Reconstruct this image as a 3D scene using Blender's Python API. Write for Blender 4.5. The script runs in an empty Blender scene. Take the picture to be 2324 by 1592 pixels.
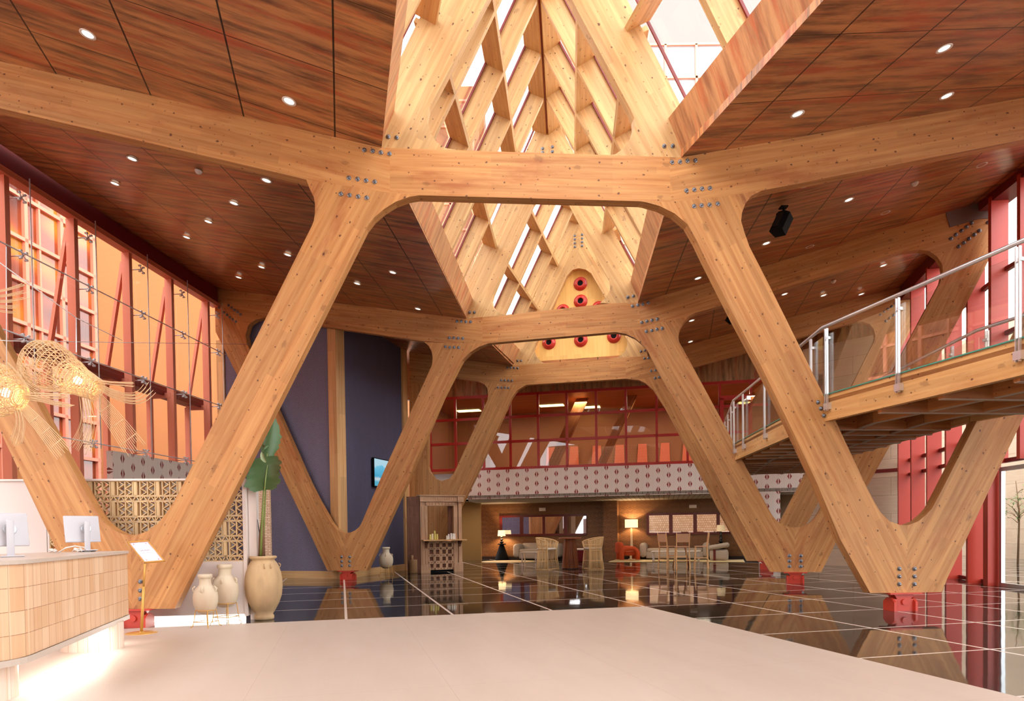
import bpy, bmesh, math, random
from mathutils import Vector, Matrix
random.seed(7)
SC = bpy.context.scene
COL = SC.collection
# ------------------------------------------------------------------ camera
F_, CX_, CY_, H_ = 1549.0, 1162.0, 1235.8, 1.4
ROLL, PITCH = 0.0135, 0.02
fw = Vector((0, math.cos(PITCH), -math.sin(PITCH)))
up0 = Vector((0, math.sin(PITCH), math.cos(PITCH)))
rt0 = Vector((1, 0, 0))
RT = rt0*math.cos(ROLL) - up0*math.sin(ROLL)
UP = rt0*math.sin(ROLL) + up0*math.cos(ROLL)
CAM = Vector((0, 0, H_))
cd = bpy.data.cameras.new('camera'); cam = bpy.data.objects.new('camera', cd); COL.objects.link(cam)
cd.sensor_fit = 'HORIZONTAL'; cd.sensor_width = 36; cd.lens = F_/2324*36
cd.shift_y = (CY_-796)/2324; cd.clip_start = .05; cd.clip_end = 500
cam.matrix_world = Matrix(((RT.x, UP.x, -fw.x, 0), (RT.y, UP.y, -fw.y, 0), (RT.z, UP.z, -fw.z, H_), (0, 0, 0, 1)))
SC.camera = cam

def ray(px, py):
    return RT*((px-CX_)/F_) + UP*((CY_-py)/F_) + fw
def yh(px): return 1204.8-.0135*(px-1162)
def on_z(px, py, z=0.0):
    r = ray(px, py); return CAM + r*((z-H_)/r.z)
def at_y(px, py, Y):
    r = ray(px, py); return CAM + r*(Y/r.y)
def fl(px, d): return on_z(px, yh(px)+d)
class VPl:
    """vertical plane through two ground points"""
    def __init__(s, a, b):
        s.o = Vector((a[0], a[1], 0)); b = Vector((b[0], b[1], 0))
        s.L = (b-s.o).length; s.e = (b-s.o).normalized(); s.n = Vector((-s.e.y, s.e.x, 0))
    def hit(s, px, py):
        r = ray(px, py); return CAM + r*(((s.o-CAM).dot(s.n))/r.dot(s.n))
    def sz(s, px, py):
        p = s.hit(px, py); return ((p-s.o).dot(s.e), p.z)
    def P(s, a, z, off=0.0): return s.o + s.e*a + Vector((0, 0, z)) + s.n*off
    def s_at(s, px):
        return s.sz(px, yh(px))[0]
def bearing(deg): return Vector((math.sin(math.radians(deg)), math.cos(math.radians(deg)), 0))

# ------------------------------------------------------------------ mesh builder
class MB:
    def __init__(s): s.v = []; s.f = []; s.uvs = {}; s.sm = set(); s.mi = {}
    def add(s, verts, faces, uv=None, smooth=False, mi=0):
        b = len(s.v); s.v += [Vector(q) for q in verts]
        for k, f in enumerate(faces):
            i = len(s.f); s.f.append([b+j for j in f])
            if uv is not None: s.uvs[i] = [uv[j] for j in f]
            if smooth: s.sm.add(i)
            if mi: s.mi[i] = mi
        return s
    def quad(s, a, b, c, d, uv=None, mi=0): return s.add([a, b, c, d], [(0, 1, 2, 3)], uv, mi=mi)
    def box(s, c, h, ax=None, mi=0):
        c = Vector(c)
        if ax is None: ax = (Vector((1, 0, 0)), Vector((0, 1, 0)), Vector((0, 0, 1)))
        x, y, z = [Vector(a)*k for a, k in zip(ax, h)]
        vs = [c+x*i+y*j+z*k for k in (-1, 1) for j in (-1, 1) for i in (-1, 1)]
        return s.add(vs, [(0, 2, 3, 1), (4, 5, 7, 6), (0, 1, 5, 4), (2, 6, 7, 3), (0, 4, 6, 2), (1, 3, 7, 5)], mi=mi)
    def bb(s, x0, x1, y0, y1, z0, z1, mi=0):
        return s.box(((x0+x1)/2, (y0+y1)/2, (z0+z1)/2), (abs(x1-x0)/2, abs(y1-y0)/2, abs(z1-z0)/2), mi=mi)
    def beam(s, a, b, w, h, up=Vector((0, 0, 1)), mi=0):
        a = Vector(a); b = Vector(b); d = (b-a); L = d.length; d = d/L
        x = d.cross(up)
        if x.length < 1e-4: x = d.cross(Vector((0, 1, 0)))
        x.normalize(); u = x.cross(d)
        return s.box((a+b)/2, (L/2, w/2, h/2), (d, x, u), mi=mi)
    def prism(s, front, vec, mi=0):
        """front: list of points, extruded by vec"""
        n = len(front); vec = Vector(vec)
        vs = [Vector(p) for p in front]+[Vector(p)+vec for p in front]
        nn = Vector((0, 0, 0))
        for i in range(n):
            nn += vs[i].cross(vs[(i+1) % n])
        fl_ = nn.dot(vec) > 0
        f = [list(range(n)), list(range(2*n-1, n-1, -1))]
        f += [(i, i+n, (i+1) % n+n, (i+1) % n) for i in range(n)]
        if fl_: f = [list(reversed(q)) for q in f]
        return s.add(vs, f, mi=mi)
    def tube(s, pts, r, n=8, smooth=True, caps=True, mi=0):
        pts = [Vector(p) for p in pts]; m = len(pts)
        rs = r if isinstance(r, (list, tuple)) else [r]*m
        vs = []; ref = None
        for i, p in enumerate(pts):
            d = (pts[min(i+1, m-1)]-pts[max(i-1, 0)]).normalized()
            if ref is None:
                ref = d.cross(Vector((0, 0, 1)))
                if ref.length < 1e-3: ref = d.cross(Vector((1, 0, 0)))
            x = (ref-d*ref.dot(d)).normalized(); ref = x; y = d.cross(x)
            for k in range(n):
                a = 2*math.pi*k/n; vs.append(p+(x*math.cos(a)+y*math.sin(a))*rs[i])
        f = [(i*n+k, i*n+(k+1) % n, (i+1)*n+(k+1) % n, (i+1)*n+k) for i in range(m-1) for k in range(n)]
        if caps: f += [list(range(n-1, -1, -1)), list(range((m-1)*n, m*n))]
        return s.add(vs, f, smooth=smooth, mi=mi)
    def lathe(s, prof, c=(0, 0, 0), n=24, smooth=True, sx=1, sy=1, mi=0, caps=True):
        c = Vector(c); m = len(prof)
        vs = [c+Vector((r*math.cos(2*math.pi*k/n)*sx, r*math.sin(2*math.pi*k/n)*sy, z)) for r, z in prof for k in range(n)]
        f = [(i*n+k, i*n+(k+1) % n, (i+1)*n+(k+1) % n, (i+1)*n+k) for i in range(m-1) for k in range(n)]
        if caps: f += [list(range(n-1, -1, -1)), list(range((m-1)*n, m*n))]
        return s.add(vs, f, smooth=smooth, mi=mi)
    def rbox(s, c, h, r=.05, ax=None, seg=3, mi=0):
        """box with rounded corners (superellipse-like rounding)"""
        bm = bmesh.new(); bmesh.ops.create_cube(bm, size=2)
        for v in bm.verts: v.co = Vector((v.co.x*h[0], v.co.y*h[1], v.co.z*h[2]))
        bmesh.ops.bevel(bm, geom=list(bm.edges)+list(bm.verts), offset=min(r, min(h)*.98), segments=seg, profile=.5, affect='EDGES')
        bm.verts.index_update(); c = Vector(c)
        if ax is None: ax = (Vector((1, 0, 0)), Vector((0, 1, 0)), Vector((0, 0, 1)))
        vs = [c+Vector(ax[0])*v.co.x+Vector(ax[1])*v.co.y+Vector(ax[2])*v.co.z for v in bm.verts]
        s.add(vs, [[v.index for v in f.verts] for f in bm.faces], smooth=True, mi=mi); bm.free(); return s
    def sphere(s, c, r, n=12, m=8, sz=1.0):
        return s.lathe([(max(1e-4, r*math.sin(math.pi*i/m)), -r*sz*math.cos(math.pi*i/m)) for i in range(m+1)], c, n)
    def build(s, name, mat, parent=None, grain=None, uvoff=(0, 0), origin=None, **props):
        me = bpy.data.meshes.new(name)
        g0 = Vector(grain).normalized() if grain is not None else Vector((1, 0, 0))
        xs = [v.x for v in s.v]; ys = [v.y for v in s.v]; zs = [v.z for v in s.v]
        c = Vector(origin) if origin is not None else Vector(((min(xs)+max(xs))/2, (min(ys)+max(ys))/2, min(zs)))
        me.from_pydata([v-c for v in s.v], [], s.f); 
        uvl = me.uv_layers.new(name='UVMap'); li = 0
        for i, p in enumerate(me.polygons):
            if i in s.uvs:
                for k, u in zip(p.loop_indices, s.uvs[i]): uvl.data[k].uv = u
                continue
            n = p.normal; g = g0 - n*g0.dot(n)
            if g.length < .35:
                g = Vector((0, 0, 1)) - n*n.z
                if g.length < .1: g = Vector((0, 1, 0))
            g.normalize(); h = n.cross(g)
            for k in p.loop_indices:
                co = s.v[me.loops[k].vertex_index]
                uvl.data[k].uv = (co.dot(g)+uvoff[0], co.dot(h)+uvoff[1])
        if s.sm:
            for i in s.sm: me.polygons[i].use_smooth = True
        mats = mat if isinstance(mat, (list, tuple)) else [mat]
        for m in mats: me.materials.append(m)
        for i, m in s.mi.items(): me.polygons[i].material_index = m
        o = bpy.data.objects.new(name, me); COL.objects.link(o); o.location = c
        if parent is not None:
            o.parent = parent; o.matrix_parent_inverse = WM(parent).inverted()
        for k, v in props.items(): o[k] = v
        return o
def WM(o):
    m = Matrix.Translation(o.location) @ o.rotation_euler.to_matrix().to_4x4() @ Matrix.Diagonal((*o.scale, 1))
    if o.parent is not None: m = WM(o.parent) @ o.matrix_parent_inverse @ m
    return m
def thing(name, label, cat, loc=(0, 0, 0), group=None):
    o = bpy.data.objects.new(name, None); COL.objects.link(o); o.location = Vector(loc); o.empty_display_size = .1
    o['label'] = label; o['category'] = cat
    if group: o['group'] = group
    return o
def kids(o): return [x for x in COL.objects if x.parent == o]
def dup(root, loc, rotz=0.0, label=None, scale=None, group=None):
    def cp(o, par):
        c = o.copy(); COL.objects.link(c)
        if par is not None: c.parent = par
        for ch in list(o.children): cp(ch, c)
        return c
    r = cp(root, None); r.location = Vector(loc); r.rotation_euler = (0, 0, rotz)
    if scale: r.scale = (scale,)*3 if not isinstance(scale, tuple) else scale
    if label: r['label'] = label
    if group: r['group'] = group
    return r
def L(label, cat, group=None):
    d = dict(label=label, category=cat)
    if group: d['group'] = group
    return d
ST = dict(kind='structure')

# ------------------------------------------------------------------ materials
def srgb(r, g=None, b=None):
    if g is None: r, g, b = r
    f = lambda c: (c/255/12.92) if c/255 <= .04045 else ((c/255+.055)/1.055)**2.4
    return (f(r), f(g), f(b), 1)
class NT:
    def __init__(s, name):
        s.m = bpy.data.materials.new(name); s.m.use_nodes = True; s.t = s.m.node_tree; s.t.nodes.clear()
        s.out = s.t.nodes.new('ShaderNodeOutputMaterial')
    def n(s, typ, ins=None, **kw):
        x = s.t.nodes.new('ShaderNode'+typ)
        for k, v in kw.items(): setattr(x, k, v)
        for k, v in (ins or {}).items():
            if isinstance(v, tuple) and len(v) == 2 and hasattr(v[0], 'outputs'): s.t.links.new(v[0].outputs[v[1]], x.inputs[k])
            elif hasattr(v, 'outputs'): s.t.links.new(v.outputs[0], x.inputs[k])
            else: x.inputs[k].default_value = v
        return x
    def math(s, op, a, b=None, c=None, clamp=False):
        ins = {0: a}
        if b is not None: ins[1] = b
        if c is not None: ins[2] = c
        return s.n('Math', ins, operation=op, use_clamp=clamp)
    def mix(s, f, a, b, bt='MIX'):
        x = s.t.nodes.new('ShaderNodeMix'); x.data_type = 'RGBA'; x.blend_type = bt
        for k, v in ((0, f), (6, a), (7, b)):
            if isinstance(v, tuple) and len(v) == 2 and hasattr(v[0], 'outputs'): s.t.links.new(v[0].outputs[v[1]], x.inputs[k])
            elif hasattr(v, 'outputs'):
                o = v.outputs[2] if v.bl_idname == 'ShaderNodeMix' else v.outputs[0]
                s.t.links.new(o, x.inputs[k])
            else: x.inputs[k].default_value = v
        return x
    def uv(s, sx=1, sy=1, ox=0, oy=0):
        tc = s.n('UVMap'); mp = s.n('Mapping', {0: tc}); mp.inputs[3].default_value = (sx, sy, 1); mp.inputs[1].default_value = (ox, oy, 0)
        return mp
    def ramp(s, f, stops):
        r = s.n('ValToRGB', {0: f}); cr = r.color_ramp
        while len(cr.elements) > 1: cr.elements.remove(cr.elements[-1])
        cr.elements[0].position = stops[0][0]; cr.elements[0].color = stops[0][1]
        for p, c in stops[1:]:
            e = cr.elements.new(p); e.color = c
        return r
    def fin(s, col, rough=.5, metal=0, bump=None, spec=.5, emis=None, es=0, bstr=.2, bdist=.01):
        b = s.n('BsdfPrincipled'); 
        def setv(k, v):
            if isinstance(v, tuple) and len(v) == 2 and hasattr(v[0], 'outputs'): s.t.links.new(v[0].outputs[v[1]], b.inputs[k])
            elif hasattr(v, 'outputs'):
                o = v.outputs[2] if v.bl_idname == 'ShaderNodeMix' else v.outputs[0]
                s.t.links.new(o, b.inputs[k])
            else: b.inputs[k].default_value = v
        setv('Base Color', col); setv('Roughness', rough); setv('Metallic', metal); setv('Specular IOR Level', spec)
        if emis is not None: setv('Emission Color', emis); b.inputs['Emission Strength'].default_value = es
        if bump is not None:
            bn = s.n('Bump', {'Height': (bump, 2) if getattr(bump, 'bl_idname', '') == 'ShaderNodeMix' else bump, 'Strength': bstr, 'Distance': bdist}); s.t.links.new(bn.outputs[0], b.inputs['Normal'])
        s.t.links.new(b.outputs[0], s.out.inputs[0]); return s.m
def plain(name, c, rough=.5, metal=0, spec=.5, var=.0, sc=3, **kw):
    t = NT(name); col = srgb(c)
    if var:
        nz = t.n('TexNoise', {'Vector': t.uv(), 'Scale': sc, 'Detail': 4})
        col = t.mix(nz, tuple(x*(1-var) for x in col[:3])+(1,), tuple(min(1, x*(1+var)) for x in col[:3])+(1,))
    return t.fin(col, rough, metal, spec=spec, **kw)

def wood(name, c1, c2, knot=srgb(78, 40, 30), stain=srgb(150, 72, 38), knots=1.0, rough=.5, stainf=.35, lam=.11, gs=1.0):
    t = NT(name)
    g = t.n('TexNoise', {'Vector': t.uv(.7*gs, 16*gs), 'Scale': 1, 'Detail': 5, 'Roughness': .6})
    base = t.mix(t.ramp(g, [(.3, (0, 0, 0, 1)), (.7, (1, 1, 1, 1))]), c1, c2)
    br = t.n('TexBrick', {'Vector': t.uv(1, 1), 'Color1': (.78, .78, .78, 1), 'Color2': (1.12, 1.12, 1.12, 1), 'Mortar': (.55, .5, .45, 1), 'Scale': 1, 'Mortar Size': .0, 'Brick Width': 1.9, 'Row Height': lam}, offset=.37)
    base = t.mix(.65, base, t.mix(1.0, base, (br, 0), 'MULTIPLY'))
    st = t.n('TexNoise', {'Vector': t.uv(.35, 1.6), 'Scale': 1.3, 'Detail': 6, 'Roughness': .65})
    sf = t.math('MULTIPLY', t.math('MULTIPLY', t.math('SUBTRACT', st, .56, clamp=True), 9, clamp=True), stainf)
    base = t.mix(sf, base, stain)
    if knots:
        kn = t.math('MULTIPLY_ADD', t.n('TexNoise', {'Vector': t.uv(14, 30), 'Scale': 1, 'Detail': 2}), 2.4, -.2)
        for sx, sy, ra, rb, pr, op, ox in ((2.9, 3.8, .024, .03, .2, .85, 0), (1.3, 2.4, .03, .07, .55, .32, 5), (5.5, 7, .03, .045, .6, .45, 9)):
            vo = t.n('TexVoronoi', {'Vector': t.uv(sx, sy, ox, ox*.7), 'Scale': 1.0, 'Randomness': 1}, voronoi_dimensions='2D')
            kr = t.n('SeparateColor', {0: (vo, 1)})
            dist = t.math('DIVIDE', t.math('MULTIPLY', (vo, 0), kn), t.math('ADD', t.math('MULTIPLY', kr, rb), ra))
            kf = t.math('MULTIPLY', t.math('MULTIPLY', t.math('SUBTRACT', 1.25, dist, clamp=True), 1.8, clamp=True), t.math('GREATER_THAN', (kr, 1), pr))
            base = t.mix(t.math('MULTIPLY', kf, op*knots), base, knot)
    return t.fin(base, rough, bump=g, bstr=.08, spec=.35)
# ------------------------------------------------------------------ shared materials
W1, W2 = srgb(172, 112, 62), srgb(202, 150, 94)
M_WOOD = wood('glulam', W1, W2, stainf=.5)
M_WOODL = wood('skylit_glulam', srgb(188, 142, 90), srgb(210, 174, 122), stainf=.1)  # same glulam, lightened to put the skylight's brightness into its colour
M_WOODD = wood('oak', srgb(205, 155, 100), srgb(226, 184, 132), knots=0, stainf=0, lam=.3)
M_RED = plain('red_steel', (192, 60, 42), .4)
M_DRED = plain('dark_red_steel', (118, 24, 22), .45)
M_STEEL = plain('grey_steel', (120, 122, 128), .38, .85)
M_CHROME = plain('chrome', (214, 214, 218), .3, .75)
M_BLACK = plain('black', (5, 5, 7), .7, spec=.2)
M_WHITE = plain('white_paint', (232, 224, 218), .6)

# ------------------------------------------------------------------ frame planes
F1 = VPl(fl(310, 209.7), fl(2050, 194.9))
F2 = VPl(fl(787, 106.7), fl(1805, 129.0))
F3 = VPl(fl(1194.6, 88.9), fl(1700, 95.9))
TH = .2
def fan(pl, pts): return [pl.hit(x, y) for x, y in pts]
def member(pl, name, pts, a, b, par, mat=M_WOOD, th=TH, **kw):
    """a, b: pixel points giving the grain direction"""
    g = pl.hit(*b)-pl.hit(*a); mb = MB(); mb.prism(fan(pl, pts), pl.n*th)
    return mb.build(name, mat, par, grain=g, uvoff=(random.uniform(0, 20), random.uniform(0, 20)), **kw)
def bolts(pl, pts, par, r=.045, z=None):
    for x, y in pts:
        p = pl.hit(x, y); mb = MB(); n = 8; e = pl.e; zz = Vector((0, 0, 1))
        prof = [(r, 0), (r, .012), (r*.62, .016), (r*.62, .034), (r*.35, .042)]
        vs = [p - pl.n*h + (e*math.cos(2*math.pi*k/n)+zz*math.sin(2*math.pi*k/n))*q for q, h in prof for k in range(n)]
        f = [(i*n+k, i*n+(k+1) % n, (i+1)*n+(k+1) % n, (i+1)*n+k) for i in range(len(prof)-1) for k in range(n)]
        f += [list(range((len(prof)-1)*n, len(prof)*n))]
        mb.add(vs, f); mb.build('bolt', M_STEEL, par)
def pedestal(pl, px, ybot, par, hw=.2):
    """red steel pin foot under a V"""
    s, zt = pl.sz(px, ybot); e, n = pl.e, pl.n; c = pl.P(s, 0, TH/2)
    ax = (e, n, Vector((0, 0, 1)))
    mb = MB()
    mb.box(c+Vector((0, 0, zt-.012)), (hw*1.35, .16, .012), ax)
    mb.prism([c+e*a*hw+Vector((0, 0, z))-n*.1 for a, z in ((-.85, zt-.024), (-.55, zt*.62), (-.55, 0), (.55, 0), (.55, zt*.62), (.85, zt-.024))], n*.2)
    for k in (-1, 1):
        mb.prism([c+e*k*hw*.9+Vector((0, 0, z))+n*y-e*.02 for y, z in ((-.15, 0), (-.15, zt*.5), (-.06, zt*.72), (.06, zt*.72), (.15, zt*.5), (.15, 0))], e*.04)
        mb.box(c+e*k*hw*.72+Vector((0, 0, zt*.33)), (hw*.2, .1, zt*.33), ax)
    o = mb.build('pedestal', M_RED, par, label='red steel pin foot')
    mb = MB(); p = c-n*.1+Vector((0, 0, zt*.5))
    vs = [p-n*h+(e*math.cos(k*math.pi/5)+Vector((0, 0, 1))*math.sin(k*math.pi/5))*.05 for h in (0, .03) for k in range(10)]
    mb.add(vs, [(k, (k+1) % 10, 10+(k+1) % 10, 10+k) for k in range(10)]+[tuple(range(10, 20))])
    mb.build('pin', M_RED, o)

# ------------------------------------------------------------------ frame 1 (nearest)
f1 = thing('timber_frame', 'nearest and largest timber portal frame, one leg pair beside the reception desk', 'timber frame', F1.P(F1.L/2, 0), 'glulam portal frames')
member(F1, 'beam', [(885, 336), (1520, 356.7), (1522, 458.8), (1454, 457), (951, 443.5), (885, 437.5)], (885, 400), (1500, 415), f1)
member(F1, 'arm', [(-420, 44), (866, 335.5), (885, 336), (885, 437.5), (695, 408), (672, 402), (-420, 148)], (0, 200), (672, 360), f1)
member(F1, 'arm', [(1520, 356.7), (1546, 357.6), (2600, 174), (2600, 263), (1728, 433), (1645, 445), (1522, 458.8)], (1600, 400), (2324, 275), f1)
member(F1, 'leg', [(695, 408), (885, 437.5), (951, 443.5), (929, 447), (898, 458), (869.7, 476), (848, 495), (831.5, 516.6), (730, 719.5), (396, 1382.5),
                   (299, 1383), (297, 1216), (315, 1213.5), (335, 1206), (357, 1190), (379, 1163), (395, 1138), (418, 1095), (604.8, 719.5), (706, 516.6), (712, 502), (715, 483), (714.6, 461.7), (712, 447), (702.6, 428)], (350, 1290), (770, 500), f1)
member(F1, 'leg', [(297, 1216), (280, 1213), (260, 1204.5), (243, 1192), (230, 1178), (215, 1155), (145, 1030), (71, 890), (0, 765), (-240, 325), (-252, 290), (-245, 255), (-225, 230), (-420, 150), (-420, 300), (-240, 560), (0, 978), (128, 1249), (204, 1383), (299, 1383)], (250, 1290), (-200, 450), f1)
member(F1, 'leg', [(1522, 458.8), (1645, 445), (1728, 433), (1704.6, 445), (1691.5, 463), (1684, 483), (1682, 502), (1690, 529), (1701, 560), (1745, 646), (1810, 777), (1871.6, 903), (1969, 1111), (1985, 1141), (1999, 1164), (2019, 1184), (2043, 1192), (2060, 1193), (2058, 1346),
                   (1975, 1347), (1906.6, 1224), (1855, 1099), (1786, 952), (1728.7, 834), (1663, 711), (1600, 585.7), (1582, 548), (1560.8, 510), (1531, 484.7), (1497.6, 468), (1464, 458.6), (1454, 457)], (1650, 550), (2020, 1290), f1)
member(F1, 'leg', [(2060, 1193), (2084, 1184), (2103, 1168), (2115.6, 1154), (2139, 1110), (2214, 962), (2420, 552), (2432, 510), (2420, 460), (2380, 306), (2600, 263), (2600, 400), (2400, 795), (2322, 949), (2271.7, 1055.6), (2196.5, 1217), (2150, 1313), (2138.7, 1344.6), (2058, 1346)], (2090, 1290), (2400, 700), f1)
member(F1, 'rafter', [(815, 324), (866, 335.5), (1040, 341), (1010, 336), (990, 322), (978, 303), (971, 280), (970.5, 262), (975, 243), (984, 226), (1150, -85), (1175, -125), (1197, -138), (1193, -455)], (900, 300), (1150, -200), f1, M_WOODL)
member(F1, 'rafter', [(1197, -138), (1225, -125), (1250, -95), (1311, 23), (1431, 248), (1439.5, 267), (1440.6, 286.6), (1433, 310), (1415.5, 337), (1396, 350.5), (1380, 352.4), (1546, 357.6), (1600, 348), (1193, -455)], (1500, 300), (1230, -200), f1, M_WOODL)
bolts(F1, [(826.7, 341), (845.8, 343.6), (864.5, 347), (884, 349.5), (792, 404.4), (811.7, 407), (831, 410.4), (850.6, 413.3), (773.7, 441), (793.5, 443.6), (813, 446.7), (832.5, 449.3), (881, 311), (900.4, 313),
           (1507.3, 332.3), (1526.6, 332), (1525, 368.7), (1543, 368), (1560, 365.6), (1578, 365), (1557.6, 433), (1575.4, 431), (1592.8, 428.7), (1611, 427.6), (1575, 468.6), (1592, 466.7), (1610, 465.5), (1628.5, 463),
           (2040.5, 1291.7), (2040.5, 1309), (2040.5, 1326.4), (2075, 1291.7), (2075, 1309), (2075, 1326.4), (319, 1321), (319, 1341), (319, 1360), (281, 1321), (281, 1341), (281, 1360), (1856, 913.5), (1862.6, 927.8), (1869.5, 944)], f1, .034)
pedestal(F1, 302, 1383, f1); pedestal(F1, 2052, 1346, f1)

# ------------------------------------------------------------------ frame 2 (middle)
f2 = thing('timber_frame', 'middle timber portal frame, its left leg pair before the navy wall', 'timber frame', F2.P(F2.L/2, 0), 'glulam portal frames')
member(F2, 'beam', [(1095, 720), (1150, 715), (1384, 688.7), (1448, 687.6), (1455, 748), (1394.5, 754), (1113, 779), (1095, 779)], (1100, 745), (1440, 720), f2)
member(F2, 'arm', [(487.5, 655), (1057.8, 724), (1095, 720), (1095, 779), (1030, 779), (965.6, 775.5), (880, 763), (731, 741), (598, 722), (580, 726), (568, 734), (563, 740), (487.5, 684)], (600, 700), (1000, 745), f2)
member(F2, 'arm', [(1448, 687.6), (1616, 638.6), (2257, 451), (2257, 500), (2127, 583), (2108, 570), (2086.7, 567), (2049, 571), (1753.7, 661), (1646, 691), (1576, 711), (1563, 718), (1500, 733), (1455, 748)], (1500, 710), (2200, 500), f2)
member(F2, 'leg', [(487.5, 684), (563, 740), (557, 760), (562, 783), (570, 800), (700, 1093), (721.4, 1135.6), (742.7, 1171.9), (751.3, 1186.8), (762, 1200.7), (772.6, 1207.8), (784, 1210.3), (784, 1296), (742.7, 1295.8), (700, 1204), (649, 1098), (536.5, 848.5), (489, 753)], (520, 730), (760, 1270), f2)
member(F2, 'leg', [(784, 1210.3), (796, 1209), (806.8, 1204), (815.4, 1196.5), (821.8, 1184.7), (866.7, 1080), (980.7, 828), (982, 813), (979.4, 798), (973, 785.5), (963, 776.7), (1030, 779), (1113, 779), (1106, 780.5), (1086, 788), (1066, 800.6), (1048.5, 818), (1041, 830.8), (1003.3, 906), (926.5, 1087), (883.8, 1180), (849.6, 1257), (831.4, 1295.8), (784, 1296)], (800, 1270), (1030, 790), f2)
member(F2, 'leg', [(1394.5, 754), (1455, 748), (1500, 733), (1563, 718), (1548, 735.5), (1540.7, 750.5), (1539.4, 765.6), (1542, 778), (1548, 788), (1663.8, 1001.8), (1686, 1047.7), (1751, 1168), (1761, 1181), (1774, 1191), (1789, 1196.5), (1804, 1198.5), (1803, 1299.3), (1747.5, 1299), (1691, 1201), (1658, 1140.7), (1620.6, 1067.8), (1583, 1000), (1513, 878.7), (1475.4, 808.3), (1467.8, 793), (1455, 779.4), (1440, 767), (1420, 758), (1400, 754.5)], (1500, 780), (1780, 1270), f2)
member(F2, 'leg', [(1804, 1198.5), (1821.6, 1196), (1836.7, 1188.4), (1849, 1177), (1859, 1161), (2051.8, 795), (2135, 639.6), (2140, 615.5), (2137.7, 599.4), (2127, 583), (2257, 500), (2257, 565), (2231.7, 615.5), (2127, 817), (2020, 1012), (1900, 1226), (1864, 1299.5), (1803, 1299.3)], (1830, 1260), (2190, 560), f2)
member(F2, 'rafter', [(1020, 719), (1057.8, 724), (1095, 720), (1150.8, 715.6), (1135.7, 712.6), (1125.6, 706), (1116.8, 693.8), (1114.3, 681), (1118, 668), (1148, 596), (1208.5, 462.6), (1222, 444), (1244, 437), (1244, 234)], (1070, 700), (1220, 380), f2, M_WOODL)
member(F2, 'rafter', [(1244, 234), (1244, 437), (1268, 445), (1291, 465), (1361.8, 600.8), (1382, 636), (1385, 650), (1383, 662), (1375, 675), (1362, 688), (1384, 688.7), (1448, 687.6), (1473, 680)], (1440, 660), (1270, 380), f2, M_WOODL)
bolts(F2, [(1037, 730), (1047, 730), (1057.6, 730.8), (1068, 731), (1020, 767.4), (1030, 767.6), (1040, 768), (1050.5, 768.7), (1011, 787.5), (1021, 788.8), (1030.7, 789), (1041, 789.8), (1066, 709.4), (1076.7, 709.6),
           (1435.7, 695.3), (1447.7, 693), (1459, 691), (1471, 687.7), (1456.5, 732.5), (1468, 729.7), (1479.6, 727.4), (1491.7, 725), (1467, 753), (1479.4, 750.6), (1491, 748), (1503, 745.8), (1425, 675), (1437.7, 672.7),
           (775.4, 1264.8), (775.6, 1274.9), (775.8, 1284.7), (793.6, 1264.8), (793.6, 1274.9), (793.6, 1284.7), (1791.5, 1262), (1791.5, 1273.9), (1791.5, 1286), (1817.3, 1262), (1817.3, 1273.9), (1817.3, 1286), (1231.5, 337.7), (1253.6, 334), (1253.6, 344.7), (1231.5, 347)]
      + [(480+x/3.98, 640+y/3.98) for x, y in ((67, 235), (113, 277), (140, 299), (167, 321), (193, 341), (221, 360), (155, 215), (181, 236), (208, 255), (235, 275), (262, 297))]
      + [(1700+x/3.724, 500+y/3.724) for x, y in ((1707, 158), (1748, 124), (1795, 90), (1837, 57), (1880, 25), (1772, 225), (1815, 192), (1858, 158), (1904, 124), (1945, 90), (2020, 20))], f2)
pedestal(F2, 786, 1296.5, f2); pedestal(F2, 1805, 1299.3, f2)
mb = MB(); mb.prism([p-F2.n*.02 for p in fan(F2, [(2145.7, 483), (2253, 451), (2256.5, 496.4), (2222, 497.6), (2155, 516.7)])], F2.n*.02)
pp = mb.build('steel_plate', plain('dull_plate', (118, 100, 92), .6, .2), f2)

# ------------------------------------------------------------------ frame 3 (farthest)
f3 = thing('timber_frame', 'farthest timber portal frame, in front of the red upper windows and patterned balcony', 'timber frame', F3.P(2, 0), 'glulam portal frames')
member(F3, 'beam', [(1164, 829), (1236, 824.4), (1392, 814.4), (1420, 811), (1420, 860), (1194.6, 874), (1164, 874)], (1180, 850), (1400, 835), f3)
member(F3, 'arm', [(929, 800), (1164, 830.8), (1164, 874), (1150, 874), (1086, 866), (1033, 858), (990, 851), (978, 858), (972, 872), (929, 872)], (940, 830), (1150, 852), f3)
member(F3, 'post', [(929, 872), (972, 872), (972, 1060), (975, 1071), (986, 1086.6), (1002, 1092.5), (1002, 1274), (929, 1274)], (950, 1200), (950, 900), f3)
member(F3, 'leg', [(1002, 1092.5), (1020, 1086.6), (1031, 1073), (1106, 909), (1108, 896), (1106, 881), (1098.8, 872), (1086, 866), (1150, 874), (1194.6, 874), (1173.6, 886.6), (1161, 903.5), (1081, 1080), (1027, 1190), (990, 1274), (1002, 1274)][:-2]+[(1002, 1250)], (1020, 1150), (1140, 890), f3)
member(F3, 'arm', [(1420, 811), (1470, 809), (2068, 644), (2068, 690), (1983, 747), (1974, 736), (1957.8, 731), (1941.7, 732), (1861, 753.8), (1695, 799.5), (1573, 833.5), (1450, 862), (1420, 860)], (1500, 830), (2000, 690), f3)
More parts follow.
